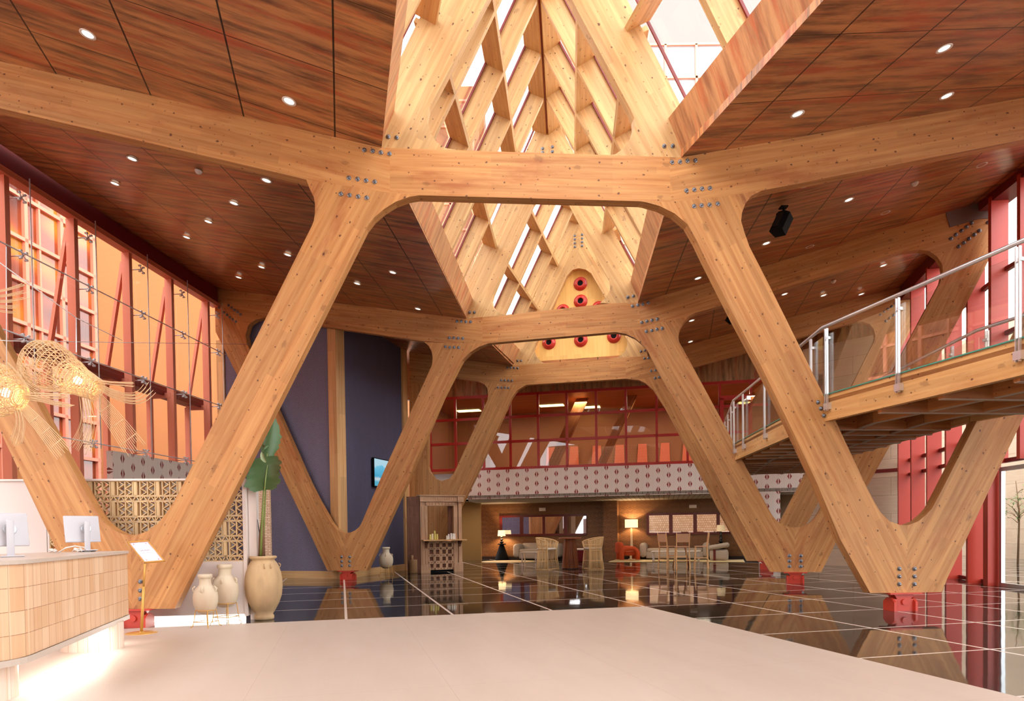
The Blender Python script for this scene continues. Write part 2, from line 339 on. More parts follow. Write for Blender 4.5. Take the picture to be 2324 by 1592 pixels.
member(F3, 'leg', [(1420, 860), (1450, 862), (1573, 833.5), (1557, 845), (1549, 858), (1546, 870), (1549, 885), (1555, 900), (1690, 1160), (1703, 1180), (1720, 1192), (1739, 1196), (1739, 1274), (1694.7, 1274), (1625.6, 1148), (1562.8, 1027.6), (1510.6, 929), (1483, 886), (1465, 870), (1450, 863)], (1520, 890), (1710, 1260), f3)
member(F3, 'leg', [(1739, 1196), (1757, 1193), (1771, 1184), (1826.6, 1078), (1933.6, 876), (1984.6, 774), (1986.8, 763), (1983, 747), (2068, 690), (2068, 745), (2059.8, 763), (1861.8, 1132), (1785, 1274), (1739, 1274)], (1760, 1250), (2030, 730), f3)
member(F3, 'rafter', [(1130, 826), (1164, 830.8), (1164, 829), (1236, 824.4), (1231, 823), (1218.6, 811.9), (1212, 796.8), (1213.6, 786.7), (1286.4, 627), (1299, 613), (1313, 609), (1312, 460)], (1180, 800), (1300, 560), f3, M_WOODL)
member(F3, 'rafter', [(1312, 460), (1313, 609), (1329, 612), (1341.7, 621), (1371.9, 673.7), (1422, 771.7), (1423.9, 784), (1417, 799), (1402, 811.9), (1392, 814.4), (1420, 811), (1470, 809), (1487, 804)], (1460, 790), (1330, 560), f3, M_WOODL)
bolts(F3, [(840+x/3.98, 680+y/3.98) for x, y in ((1240, 615), (1272, 617), (1303, 619), (1335, 621), (1185, 730), (1217, 732), (1249, 733), (1281, 735), (1157, 795), (1188, 797), (1219, 798), (1250, 800), (1332, 555), (1364, 555))]
      + [(1400+x/3.98, 640+y/3.98) for x, y in ((217, 630), (252, 622), (249, 693), (285, 689), (310, 806), (347, 800), (345, 871), (380, 863))]
      + [(1000+x/3.98, 440+y/3.98) for x, y in ((1212, 380), (1212, 413), (1212, 447), (1212, 480), (1278, 371), (1278, 404), (1278, 438), (1278, 471))]
      + [(1700+x/3.724, 500+y/3.724) for x, y in ((1108, 800), (1140, 775), (1173, 753), (1205, 730), (1235, 705), (1155, 853), (1187, 828), (1218, 803), (1248, 780))], f3)
pedestal(F3, 1740, 1274, f3); pedestal(F3, 985, 1274, f3)

# wooden end panel with red air nozzles inside frame 3's gable
gp = [F3.hit(x, y)+F3.n*(TH+.12) for x, y in ((1190, 850), (1500, 835), (1314, 500))]
mb = MB(); mb.prism(gp, F3.n*.08)
mb.build('gable_panel', wood('pale_panel', srgb(236, 190, 110), srgb(244, 204, 128), knots=0, stainf=0, lam=.25), grain=(0, 0, 1), **L('pale vertical boarded gable panel closing the farthest skylight gable, dotted with red air nozzles', 'panel'))
noz0 = None
for i, (x, y, r) in enumerate([(1314.5, 637.5, .24), (1315, 678, .24), (1274.5, 700, .24), (1356.5, 693, .24), (1242.5, 773, .24), (1315.5, 767, .24), (1391.5, 758, .24), (1200, 800, .001)][:7]):
    c = F3.hit(x, y)+F3.n*(TH+.12)
    if noz0 is None:
        noz0 = thing('air_nozzle', '', 'air nozzle', (0, 0, 0), 'red air nozzles')
        def ring(prof, name, mat, par):
            n = 28; mb = MB()
            vs = [Vector((q*math.cos(2*math.pi*k/n), -h, q*math.sin(2*math.pi*k/n))) for q, h in prof for k in range(n)]
            f = [(i*n+k, i*n+(k+1) % n, (i+1)*n+(k+1) % n, (i+1)*n+k) for i in range(len(prof)-1) for k in range(n)]
            mb.add(vs, f, smooth=True); return mb.build(name, mat, par)
        ring([(.24, -.0), (.24, .02), (.2, .03), (.19, .07), (.13, .1), (.1, .1), (.1, 0)], 'flange', plain('red_nozzle', (196, 52, 42), .25), noz0)
        ring([(.1, .06), (.05, .055), (.001, .05)], 'bore', M_BLACK, noz0)
        t = noz0
    else: t = dup(noz0, (0, 0, 0))
    t.location = c; t.rotation_euler = (0, 0, math.atan2(F3.e.y, F3.e.x))
    t['label'] = ['red round air nozzle, topmost on the pale gable panel', 'red round air nozzle straight below the topmost one on the gable panel', 'red round air nozzle half hidden by the middle beam, left of the gable opening',
                  'red round air nozzle half hidden by the middle beam, right of the gable opening', 'red round air nozzle seen under the middle beam, leftmost of the lowest row', 'red round air nozzle seen under the middle beam, middle of the lowest row', 'red round air nozzle seen under the middle beam, rightmost of the lowest row'][i]
# ------------------------------------------------------------------ more materials
def rust_panel(name, joints=True, dark=srgb(104, 66, 46), mid=srgb(198, 134, 84), hot=srgb(186, 74, 40), rough=.28):
    t = NT(name)
    n1 = t.n('TexNoise', {'Vector': t.uv(.7, 5.5), 'Scale': 1.2, 'Detail': 7, 'Roughness': .65})
    n2 = t.n('TexNoise', {'Vector': t.uv(.6, 4, 7, 3), 'Scale': 1.1, 'Detail': 6, 'Roughness': .7})
    n3 = t.n('TexNoise', {'Vector': t.uv(.16, .3, 2, 9), 'Scale': 1, 'Detail': 2})
    c = t.mix(t.ramp(n1, [(.36, (0, 0, 0, 1)), (.58, (1, 1, 1, 1))]), dark, mid)
    f = t.math('MULTIPLY', t.math('SUBTRACT', n2, .5, clamp=True), 7, clamp=True)
    c = t.mix(t.math('MULTIPLY', f, .75), c, hot)
    c = t.mix(t.math('MULTIPLY', t.math('SUBTRACT', n3, .45, clamp=True), 2.2, clamp=True), c, t.mix(.5, c, srgb(140, 110, 80)))
    if joints:
        sp = t.n('SeparateXYZ', {0: t.uv(1/1.33, 1/1.33)})
        def ln(o, w):
            fr = t.math('FRACT', (sp, o)); return t.math('LESS_THAN', t.math('MINIMUM', fr, t.math('SUBTRACT', 1, fr)), w)
        c = t.mix(t.math('MULTIPLY', ln(0, .009), .95), c, (.012, .008, .006, 1))
        c = t.mix(t.math('MULTIPLY', ln(1, .006), .8), c, (.012, .008, .006, 1))
    return t.fin(c, rough, spec=.35)
M_CEIL = rust_panel('stained_ceiling_panel')
M_CURB = rust_panel('stained_curb_panel', False, srgb(150, 98, 66), srgb(206, 150, 102), srgb(190, 92, 54), .4)
M_CLAD = rust_panel('stained_cladding', False, srgb(120, 90, 62), srgb(186, 142, 98), srgb(170, 80, 50), .5)

def glass(name, tint=(1, 1, 1, 1), refl=.12, rough=.0, edge=.6):
    t = NT(name)
    tr = t.n('BsdfTransparent', {0: tint}); gl = t.n('BsdfGlossy', {0: (1, 1, 1, 1), 'Roughness': rough})
    lw = t.n('LayerWeight', {'Blend': .25})
    f = t.math('ADD', t.math('MULTIPLY', (lw, 0), edge), refl, clamp=True)
    mx = t.n('MixShader', {0: f, 1: tr, 2: gl}); t.t.links.new(mx.outputs[0], t.out.inputs[0]); return t.m
M_GLASS = glass('clear_glass', (.97, .99, .98, 1), .03)
M_GLASSR = glass('railing_glass', (.95, .98, .97, 1), .03, 0, .22)
M_GLASSW = glass('window_glass', (.85, .83, .8, 1), .05, 0, .3)
M_GLASSE = plain('glass_edge', (70, 140, 120), .2)

def ikat(name, bg, fg):
    t = NT(name); sp = t.n('SeparateXYZ', {0: t.uv()})
    cx = t.math('DIVIDE', (sp, 0), .39); col = t.math('FLOOR', cx); fx = t.math('ABSOLUTE', t.math('SUBTRACT', t.math('FRACT', cx), .5))
    odd = t.math('MULTIPLY', t.math('MODULO', t.math('ABSOLUTE', col), 2), .5)
    cy = t.math('ADD', t.math('DIVIDE', (sp, 1), .36), odd); fy = t.math('ABSOLUTE', t.math('SUBTRACT', t.math('FRACT', cy), .5))
    a = t.math('MULTIPLY', fx, .39/.08); b = t.math('MULTIPLY', fy, .36/.15)
    m = t.math('MULTIPLY', t.math('LESS_THAN', t.math('ADD', a, b), 1), t.math('GREATER_THAN', a, .2))
    st = t.math('LESS_THAN', t.math('FRACT', t.math('DIVIDE', (sp, 0), .39/2)), .035)
    c = t.mix(t.math('MULTIPLY', st, .25), bg, tuple(x*.5 for x in bg[:3])+(1,))
    return t.fin(t.mix(m, c, fg), .75)
M_IKAT = ikat('patterned_balcony_cloth', srgb(246, 234, 224), srgb(160, 66, 54))

def navy(name, per, dots=False):
    t = NT(name); sp = t.n('SeparateXYZ', {0: t.uv()})
    tri = t.math('PINGPONG', (sp, 0), per/2)
    v = t.math('ADD', (sp, 1), t.math('MULTIPLY', tri, .9 if not dots else 1.6))
    s = t.math('FRACT', t.math('DIVIDE', v, .038))
    m = t.math('LESS_THAN', s, .42)
    nz = t.n('TexNoise', {'Vector': t.uv(3, .5), 'Scale': 1.5, 'Detail': 3})
    base = t.mix(nz, srgb(36, 38, 66), srgb(58, 60, 100))
    return t.fin(t.mix(t.math('MULTIPLY', m, .8 if not dots else .35), base, srgb(176, 166, 182)), .85)
M_NAVY = navy('navy_chevron_cloth', .27)
M_NAVY2 = navy('navy_fine_cloth', .1, True)

# ------------------------------------------------------------------ skylight lattice
def xy(p): return Vector((p.x, p.y, 0))
BAX = [bearing(-14), bearing(5.2), bearing(14.3)]
class Fr:      # a shifted copy of a frame plane, with centre s0
    def __init__(s, pl, s0, off=Vector((0, 0, 0))): s.pl, s.s0, s.off = pl, s0, off
    def P(s, a, z): return s.pl.P(s.s0+a, z)+s.off
def cen(pl, a, b): return (pl.sz(*a)[0]+pl.sz(*b)[0])/2, (pl.sz(*b)[0]-pl.sz(*a)[0])/2
c1, b1 = cen(F1, (866, 335.5), (1546, 357.6)); c2, b2 = cen(F2, (1057.8, 724), (1448, 687.6)); c3, b3 = cen(F3, (1164, 830.8), (1470, 809))
A2, _z2 = F2.sz(1243, 314); A3, _z3 = F3.sz(1312.8, 514)
print('centres', c1, b1, c2, b2, A2, _z2, c3, b3, A3, _z3)
c2 = (c2+A2)/2; c3 = A3
ZR = 12.08
FR0 = Fr(F1, c1, -BAX[0]*8.3); FR1 = Fr(F1, c1); FR2 = Fr(F2, c2); FR3 = Fr(F3, c3)
KS = .51
def q(sg, D, o=0.0): return (sg*(KS*D+.891*o), ZR-D+.454*o)
def lerp(A, B, t, sz): return A.P(*sz).lerp(B.P(*sz), t)
wn = [0]
def wname():
    wn[0] += 1; return 'window_%d' % wn[0]
BN = ('nearest the camera', 'before the middle frame', 'before the farthest frame')
BAYN = ['in the bay nearest the camera', 'between the nearest and middle frames', 'between the middle and farthest frames']
ORD = ['first', 'second', 'third', 'fourth', 'fifth', 'sixth', 'seventh', 'eighth', 'ninth', 'tenth', 'eleventh', 'twelfth', 'thirteenth', 'fourteenth', 'fifteenth', 'sixteenth']
for bi, (A, B, ts) in enumerate(((FR0, FR1, (.2, .4, .6, .8)), (FR1, FR2, (.2, .4, .6, .8)), (FR2, FR3, (.18, .495, .81)))):
    ax = (B.P(0, 0)-A.P(0, 0)).normalized()
    for sg, sn in ((-1, 'left'), (1, 'right')):
        # rafters
        for k, tt in enumerate(ts):
            pts = [lerp(A, B, tt, p) for p in (q(sg, 0), q(sg, 4.6), q(sg, 4.6, .42), (0, ZR+.42/.454))]
            if sg > 0: pass
            mb = MB(); mb.prism(pts, ax*.11)
            mb.build('skylight_rafter', M_WOODL, grain=pts[1]-pts[0], uvoff=(k*3, bi*5+sg), **L('skylit raking rafter, %s skylight slope %s, %s from the camera' % (sn, BN[bi], ORD[k]), 'rafter', 'intermediate skylight rafters'))
        # purlins
        for k, D in enumerate((1.43, 2.88)):
            cs = [q(sg, D-.035), q(sg, D+.035), q(sg, D+.035, .42), q(sg, D-.035, .42)]
            va = [A.P(*p)+(ax*TH) for p in cs]; vb = [B.P(*p) for p in cs]
            mb = MB(); mb.add(va+vb, [(0, 1, 2, 3), (7, 6, 5, 4), (0, 4, 5, 1), (1, 5, 6, 2), (2, 6, 7, 3), (3, 7, 4, 0)])
            mb.build('skylight_purlin', M_WOODL, grain=ax, **L('%s long board crossing the rafters of the %s skylight slope %s' % (('upper', 'lower')[k], sn, BN[bi]), 'purlin', 'skylight purlins'))
        # curb
        cs = [(sg*b1, 7.36), (sg*(b1-.2), 7.85), (sg*2.6, 8.05), (sg*2.65, 7.43)]
        dA = (b1 if bi < 2 else b2); dB = (b1, b2, b3)[bi]
        va = [A.P(p[0]+sg*((b1, b1, b2)[bi]-b1), p[1]) for p in cs]; vb = [B.P(p[0]+sg*(dB-b1), p[1]) for p in cs]
        mb = MB(); mb.add(va+vb, [(0, 1, 2, 3), (7, 6, 5, 4), (0, 4, 5, 1), (1, 5, 6, 2), (2, 6, 7, 3), (3, 7, 4, 0)])
        mb.build('skylight_curb', M_CURB, grain=Vector((0, 0, 1)), **L('rust stained timber upstand along the %s edge of the skylight %s' % (sn, BN[bi]), 'upstand', 'skylight upstands'))
        # glazing with bars
        g = [A.P(*q(sg, -.4, .44)), B.P(*q(sg, -.4, .44)), B.P(*q(sg, 4.75, .44)), A.P(*q(sg, 4.75, .44))]
        mb = MB(); mb.quad(*g); w = mb.build(wname(), M_GLASS, **ST)
        mb = MB()
        for tt in (.012,)+ts:
            for dt in (-.03,):
                o = ax*dt
                mb.beam(lerp(A, B, tt, q(sg, 0, .4))+o, lerp(A, B, tt, q(sg, 4.6, .4))+o, .03, .04)
        mb.build('glazing_bars', M_DRED, w)
    for sg, sn in ((-1, 'left'), (1, 'right')):
        cs = [q(sg, 0), q(sg, .07), q(sg, .07, .42), (0, ZR+.9)]
        va = [A.P(*p)+(ax*TH) for p in cs]; vb = [B.P(*p) for p in cs]
        mb = MB(); mb.add(va+vb, [(0, 1, 2, 3), (7, 6, 5, 4), (0, 4, 5, 1), (1, 5, 6, 2), (2, 6, 7, 3), (3, 7, 4, 0)])
        mb.build('ridge_board', M_WOODL, grain=ax, **L('%s ridge board of the skylight %s' % (sn, BN[bi]), 'ridge board', 'ridge boards'))
    mb = MB(); mb.beam(A.P(0, ZR-.01)+ax*TH, B.P(0, ZR-.01), .07, .05); mb.build('ridge_strip', M_DRED, **L('thin dark red strip under the skylight ridge %s' % BN[bi], 'ridge strip', 'red ridge strips'))

# ------------------------------------------------------------------ ceilings
CEILS = []
def ceiling(pin, pout, rin, rout, sgn, tag):
    """pin,pout on the near frame; rin,rout on the far frame"""
    vs = [pin, pout, rout, rin]
    e = (pout-pin).normalized(); ax = (rin-pin); ax.z = 0; L_ = ax.length; ax.normalize()
    e2 = Vector((e.x, e.y, 0)); e2 = (e2-ax*e2.dot(ax)).normalized()
    uv = [((p-pin).dot(e2)-.69, (p-pin).dot(ax)) for p in vs]
    mb = MB(); f = [(0, 1, 2, 3)] 
    n = (vs[1]-vs[0]).cross(vs[3]-vs[0])
    if n.z > 0: f = [(3, 2, 1, 0)]
    mb.add(vs, f, uv); top = [v+Vector((0, 0, .16)) for v in vs]
    mb.add(top, [tuple(reversed(f[0]))], uv)
    mb.add(vs+top, [(0, 1, 5, 4), (1, 2, 6, 5), (2, 3, 7, 6), (3, 0, 4, 7)])
    o = mb.build('ceiling', M_CEIL, **ST); n.normalize()
    CEILS.append((tag, pin, n)); return o
s1 = -BAX[0]*20
i1l, o1l = F1.hit(866, 335.5), F1.hit(-420, 44); i1r, o1r = F1.hit(1546, 357.6), F1.hit(2600, 174)
i2l, o2l = F2.hit(1057.8, 724), F2.hit(487.5, 655); i2r, o2r = F2.hit(1448, 687.6), F2.hit(2257, 451)
i3l, o3l = F3.hit(1164, 830.8), F3.hit(760, 777.5); i3r, o3r = F3.hit(1470, 809), F3.hit(2068, 644)
print('arm ends', i1l, o1l, o1r, o2l, o2r, o3l, o3r)
ceiling(i1l+s1, o1l+s1, i1l, o1l, -1, 'left ceiling nearest the camera')
ceiling(i1r+s1, o1r+s1, i1r, o1r, 1, 'right ceiling nearest the camera')
SBK = -BAX[0]*20
ceiling(i1l, o1l, i2l, o2l, -1, 'left ceiling between nearest and middle frames')
ceiling(i1r, o1r, i2r, o2r+(o2r-i2r)*.02, 1, 'right ceiling between nearest and middle frames')
ceiling(i2l, o2l, i3l, o3l, -1, 'left ceiling behind middle frame')
ceiling(i2r, o2r, i3r, o3r, 1, 'right ceiling behind middle frame')
s4 = BAX[2]*4.2
ceiling(i3l, o3l, i3l+s4, o3l+s4, -1, 'x'); ceiling(i3r, o3r, i3r+s4, o3r+s4, 1, 'x')
mb = MB(); mb.prism([i3l+F3.n*.25, i3r+F3.n*.25, i3r+s4, i3l+s4], (0, 0, .16)); mb.build('ceiling', M_CEIL, **ST)

# downlights
dl = thing('downlight', '', 'downlight', (0, 0, 0), 'recessed ceiling downlights')
mb = MB(); mb.lathe([(.075, 0), (.1, -.004), (.1, .012), (.07, .01)], n=20, caps=False); mb.build('trim_ring', M_WHITE, dl)
mb = MB(); mb.lathe([(.072, .003), (.001, .004)], n=20); 
tt_ = NT('downlight_lens'); em = tt_.n('Emission', {0: srgb(255, 240, 215), 1: 1.1}); tt_.t.links.new(em.outputs[0], tt_.out.inputs[0]); M_LENS = tt_.m
mb.build('lens', M_LENS, dl)
DL = {0: [(199, 78), (656, 230)], 1: [(2143, 110), (2148.5, 218), (1810, 259)],
      2: [(300, 361), (260.5, 417), (604.5, 410), (531, 461.6), (472.5, 503.5), (423.5, 539), (653, 578.8), (593.5, 606.7), (541.7, 630), (810.5, 644), (891.4, 618.8), (948.5, 701.6)],
      3: [(1828, 420), (1926.5, 453.8), (2009.7, 482.7), (2228.3, 374.2), (1739, 552.7), (1838, 560), (1584, 632)],
      5: [(2004.8, 602.8), (1780.6, 668), (1869, 670.8), (1954.6, 668), (1569.6, 728), (1567, 776)]}
def on_ceil(k, x, y):
    tag, p, n = CEILS[k]; r = ray(x, y); return CAM+r*((p-CAM).dot(n)/r.dot(n)), n
first = True
for k, pts in DL.items():
    for j, (x, y) in enumerate(sorted(pts)):
        p, n = on_ceil(k, x, y)
        if n.z < 0: n = -n
        o = dl if first else dup(dl, (0, 0, 0)); first = False
        o.location = p - n*.004; o.rotation_euler = n.to_track_quat('Z', 'Y').to_euler()
        o['label'] = 'recessed downlight in %s, %s from the left' % (CEILS[k][0], ORD[j])
sd = thing('smoke_detector', '', 'smoke detector', (0, 0, 0), 'smoke detectors')
mb = MB(); mb.lathe([(.07, .0), (.07, -.02), (.05, -.05), (.03, -.065), (.001, -.066)], n=16); mb.build('housing', M_WHITE, sd)
mb = MB(); mb.lathe([(.052, -.028), (.056, -.034), (.05, -.04)], n=16); mb.build('sensor_ring', M_STEEL, sd)
for j, (k, x, y, lb) in enumerate(((2, 451, 387, 'white round smoke detector on the left ceiling above the orange glazed facade'), (3, 2076, 415, 'white round smoke detector on the right ceiling near the glossy window reflections'), (5, 1891.5, 637.8, 'small white smoke detector on the right ceiling behind the middle frame'))):
    p, n = on_ceil(k, x, y)
    if n.z < 0: n = -n
    o = sd if j == 0 else dup(sd, (0, 0, 0)); o.location = p; o['label'] = lb; o.rotation_euler = n.to_track_quat('Z', 'Y').to_euler()

# loudspeakers
def speaker(p, lb):
    t = thing('loudspeaker', lb, 'speaker', p, 'black ceiling loudspeakers')
    mb = MB(); mb.tube([p, p-Vector((0, 0, .22))], .02); mb.box(p-Vector((0, 0, .01)), (.07, .07, .012)); 
    mb.rbox(p+Vector((-.02, 0, -.2)), (.11, .09, .08), .03, (bearing(120), bearing(30), Vector((0, 0, 1)))); mb.build('mount', M_BLACK, t)
    c = p+Vector((-.06, -.05, -.36)); u = Vector((.42, .1, .85)).normalized(); f = Vector((-.8, -.45, -.4)); f = (f-u*f.dot(u)).normalized(); s = u.cross(f)
    mb = MB(); mb.prism([c+s*a*.15+u*.19+f*b for a, b in ((-1, .08), (-.8, -.11), (.8, -.11), (1, .08), (.5, .15), (-.5, .15))], -u*.38); mb.build('cabinet', M_BLACK, t)
    mb = MB(); mb.box(c+f*.15, (.07, .16, .004), (s, u, f)); mb.build('grille', plain('speaker_mesh', (26, 26, 30), .8), t)
p, n = on_ceil(3, 1780, 462); speaker(at_y(1778, 470, p.y), 'black loudspeaker hanging from the right ceiling between the nearest and middle frames')
p, n = on_ceil(5, 1668, 690); speaker(p, 'black loudspeaker mostly hidden behind the raking leg of the nearest frame')
# ------------------------------------------------------------------ floor
C0 = on_z(1463.6, 1377.5); AX = bearing(-14); BX = Vector((AX.y, -AX.x, 0))   # AX away, BX right
GR = 1.74
def floor_mat():
    t = NT('black_stone_floor'); tc = t.n('TexCoord'); sp = t.n('SeparateXYZ', {0: t.uv(1/GR, 1/GR)})
    def ln(o, w, mul=1, off=0):
        v = t.math('MULTIPLY_ADD', (sp, o), mul, off); fr = t.math('FRACT', v)
        return t.math('LESS_THAN', t.math('MINIMUM', fr, t.math('SUBTRACT', 1, fr)), w)
    nz = t.n('TexNoise', {'Vector': t.uv(1, 1), 'Scale': 1.7, 'Detail': 6, 'Roughness': .7})
    br = t.n('TexBrick', {'Vector': t.uv(1/GR, 1/GR), 'Color1': (.6, .6, .6, 1), 'Color2': (1.3, 1.3, 1.3, 1), 'Scale': 1, 'Mortar Size': 0., 'Brick Width': 1, 'Row Height': 1}, offset=0)
    c = t.mix(nz, srgb(24, 28, 28), srgb(52, 58, 56)); c = t.mix(1.0, c, (br, 0), 'MULTIPLY')
    j = t.math('MAXIMUM', ln(0, .013), ln(1, .010)); j2 = ln(0, .002, 1, .5)
    c = t.mix(j, c, srgb(224, 210, 198)); c = t.mix(t.math('MULTIPLY', j2, .5), c, srgb(120, 116, 110))
    rg = t.math('MULTIPLY_ADD', j, .25, .045)
    b2 = t.n('TexNoise', {'Vector': t.uv(1, 1), 'Scale': 1.1, 'Detail': 2})
    return t.fin(c, rg, spec=.7, bump=b2, bstr=.12, bdist=.02)
def beige_mat():
    t = NT('cream_stone_floor'); sp = t.n('SeparateXYZ', {0: t.uv(1/GR, 1/GR)})
    def ln(o, w, off=0):
        fr = t.math('FRACT', t.math('ADD', (sp, o), off)); return t.math('LESS_THAN', t.math('MINIMUM', fr, t.math('SUBTRACT', 1, fr)), w)
    nz = t.n('TexNoise', {'Vector': t.uv(2.2, .5), 'Scale': 1.2, 'Detail': 6, 'Roughness': .6})
    n2 = t.n('TexNoise', {'Vector': t.uv(.5, .5), 'Scale': 1.1, 'Detail': 2})
    c = t.mix(nz, srgb(192, 178, 164), srgb(210, 198, 186)); c = t.mix(t.math('MULTIPLY', n2, .35), c, srgb(190, 166, 150))
    j = t.math('MAXIMUM', ln(0, .0012, .5), ln(1, .0012))
    return t.fin(t.mix(t.math('MULTIPLY', j, .45), c, srgb(150, 130, 118)), .42, spec=.4)
def uvf(p): d = p-C0; return (d.dot(BX), d.dot(AX))
def floorpoly(name, pts, mat, z, th):
    pts = [Vector((p[0], p[1], z)) for p in pts]; uv = [uvf(p) for p in pts]; n = len(pts)
    lo = [p-Vector((0, 0, th)) for p in pts]; mb = MB(); mb.add(pts, [tuple(range(n))], uv)
    mb.add(pts+lo, [(i, (i+1) % n, (i+1) % n+n, i+n) for i in range(n)])
    return mb.build(name, mat, **ST)
floorpoly('floor', [(-26, -10), (26, -10), (26, 40), (-26, 40)], floor_mat(), 0, .1)
bl = [C0, C0-BX*13, C0-BX*13-AX*22, C0-AX*22]
floorpoly('floor', [(p.x, p.y) for p in reversed(bl)], beige_mat(), .006, .006)

# ------------------------------------------------------------------ navy wall on the left
BW1 = VPl(fl(500, 98.6), fl(772, 103.9)); BW2 = VPl(fl(786, 103.5), fl(926, 85.9))
def wall(pl, name, s0, s1, z0, z1, mat, th=.12, grain=None, **kw):
    mb = MB(); mb.prism([pl.P(s0, z0), pl.P(s1, z0), pl.P(s1, z1), pl.P(s0, z1)], pl.n*th)
    return mb.build(name, mat, grain=grain if grain is not None else pl.e, **kw)
wall(BW1, 'wall_navy', BW1.s_at(519), BW1.L, 0, 9.2, M_NAVY, **ST); wall(BW2, 'wall_navy', 0, BW2.L+.1, 0, 9.2, M_NAVY2, **ST)
for pl, n_, a, b in ((BW1, 'left', 0, BW1.L-.05), (BW2, 'right', .12, BW2.L)):
    mb = MB(); mb.prism([pl.P(a, 0, -.03), pl.P(b, 0, -.03), pl.P(b, .23, -.03), pl.P(a, .23, -.03)], pl.n*.03); mb.build('baseboard_'+n_, M_WOODD, grain=pl.e, **ST)
a, b, c = fl(753, 103.9), fl(771, 105.2), fl(790.5, 103.5)
for p in (a, b, c): p.z = 0
mb = MB(); mb.prism([a, b, c, c+Vector((-.1, .5, 0)), a+Vector((.15, .4, 0))], (0, 0, 9)); mb.build('oak_pilaster', M_WOODD, grain=(0, 0, 1), **L('tall oak pilaster at the corner between the two navy wall panels', 'pilaster'))
s = BW2.s_at(916); mb = MB(); mb.prism([BW2.P(s, 0, -.07), BW2.P(BW2.L+.06, 0, -.07), BW2.P(BW2.L+.06, 8.15, -.07), BW2.P(s, 8.15, -.07)], BW2.n*.3)
mb.build('oak_pilaster', M_WOODD, grain=(0, 0, 1), **L('oak pilaster at the right end of the navy wall beside the carved doorway', 'pilaster'))
mb = MB(); mb.prism([BW1.P(BW1.s_at(502), z, -.05) if k == 0 else BW1.P(BW1.s_at(519), z, -.05) for k, z in ((0, 0), (1, 0), (1, 7.6), (0, 7.6))], BW1.n*.2)
mb.build('oak_pilaster', M_WOODD, grain=(0, 0, 1), **L('narrow oak pilaster ending the navy wall at the orange glazed facade', 'pilaster'))
# television on the navy wall
s0_, zt_ = BW2.sz(842, 1041); _, zb_ = BW2.sz(842, 1103)
t = thing('television', 'flat screen television on the navy wall with a blue sea view', 'television', BW2.P(s0_+.7, zb_, -.1))
mb = MB(); mb.prism([BW2.P(s0_-.02, zb_-.03, -.11), BW2.P(s0_+1.5, zb_-.03, -.11), BW2.P(s0_+1.5, zt_+.03, -.11), BW2.P(s0_-.02, zt_+.03, -.11)], BW2.n*.07); mb.build('housing', M_BLACK, t)
mb = MB(); mb.box(BW2.P(s0_+.7, (zb_+zt_)/2, -.02), (.2, .02, .2), (BW2.e, BW2.n, Vector((0, 0, 1)))); mb.build('wall_bracket', M_BLACK, t)
tt_ = NT('screen_picture'); spn = tt_.n('SeparateXYZ', {0: tt_.n('UVMap')}); nz = tt_.n('TexNoise', {'Vector': tt_.n('UVMap'), 'Scale': 2.2, 'Detail': 3})
hgt = tt_.math('ADD', (spn, 1), tt_.math('MULTIPLY', nz, .5))
rp = tt_.ramp(hgt, [(.0, srgb(60, 140, 175)), (.38, srgb(90, 175, 200)), (.5, srgb(196, 208, 214)), (.62, srgb(70, 160, 195)), (.95, srgb(110, 185, 215)), (1, srgb(170, 205, 220))])
em = tt_.n('Emission', {0: rp, 1: .55}); tt_.t.links.new(em.outputs[0], tt_.out.inputs[0])
mb = MB(); P_ = lambda a, z: BW2.P(a, z, -.115); mb.quad(P_(s0_+.01, zb_), P_(s0_+1.47, zb_), P_(s0_+1.47, zt_), P_(s0_+.01, zt_), [(0, 0), (1.4, 0), (1.4, 1), (0, 1)]); mb.build('screen', tt_.m, t)

# ------------------------------------------------------------------ far wall: balcony, windows, lounge
E = VPl(fl(1194.6, 80.2), fl(1700, 86.0)); sE = E.s_at
zE = lambda x, y: E.sz(x, y)[1]
zt, zr1, zr2, zb = zE(1224, 891), zE(1224, 944), zE(1224, 1000), zE(1224, 1062.6); zq = zE(1224, 1130)
print('E z', zt, zr1, zr2, zb, zq)
sl, sr = sE(925), sE(1745)
wall(E, 'wall_far', sl, sE(1840), zt, 9.3, M_CLAD, .2, grain=(0, 0, 1), **ST)
wall(E, 'balcony_parapet', sE(1040), sE(1826), zq, zb, M_IKAT, .25, **L('long balcony front covered in white cloth with red diamond pattern above the lounge', 'balcony'))
M_REDP = plain('red_window_paint', (186, 42, 38), .4)
win = MB(); 
for px in (980, 1036.8, 1100, 1161, 1224, 1289, 1355.8, 1423, 1492.6, 1562, 1636, 1706):
    s = sE(px); win.box(E.P(s, (zt+zb)/2, .04), (.045, .05, (zt-zb)/2), (E.e, E.n, Vector((0, 0, 1))))
for z in (zt-.03, zr1, zr2, zb+.03):
    win.box(E.P((sE(980)+sE(1745))/2, z, .04), ((sE(1745)-sE(980))/2, .05, .05), (E.e, E.n, Vector((0, 0, 1))))
wo = win.build(wname(), M_REDP, label='red mullioned upper windows above the patterned balcony', **ST)
mb = MB(); mb.quad(E.P(sE(980), zb, .05), E.P(sr, zb, .05), E.P(sr, zt, .05), E.P(sE(980), zt, .05)); mb.build('pane', M_GLASSW, wo)
mb = MB()
for px in (1640, 1704): mb.box(E.P(sE(px), zb+1.15, .0), (.07, .06, 1.2), (E.e, E.n, Vector((0, 0, 1))))
mb.box(E.P(sE(1672), zb+2.35, 0), ((sE(1704)-sE(1640))/2+.07, .06, .08), (E.e, E.n, Vector((0, 0, 1))))
mb.build('door_frame', M_REDP, wo)
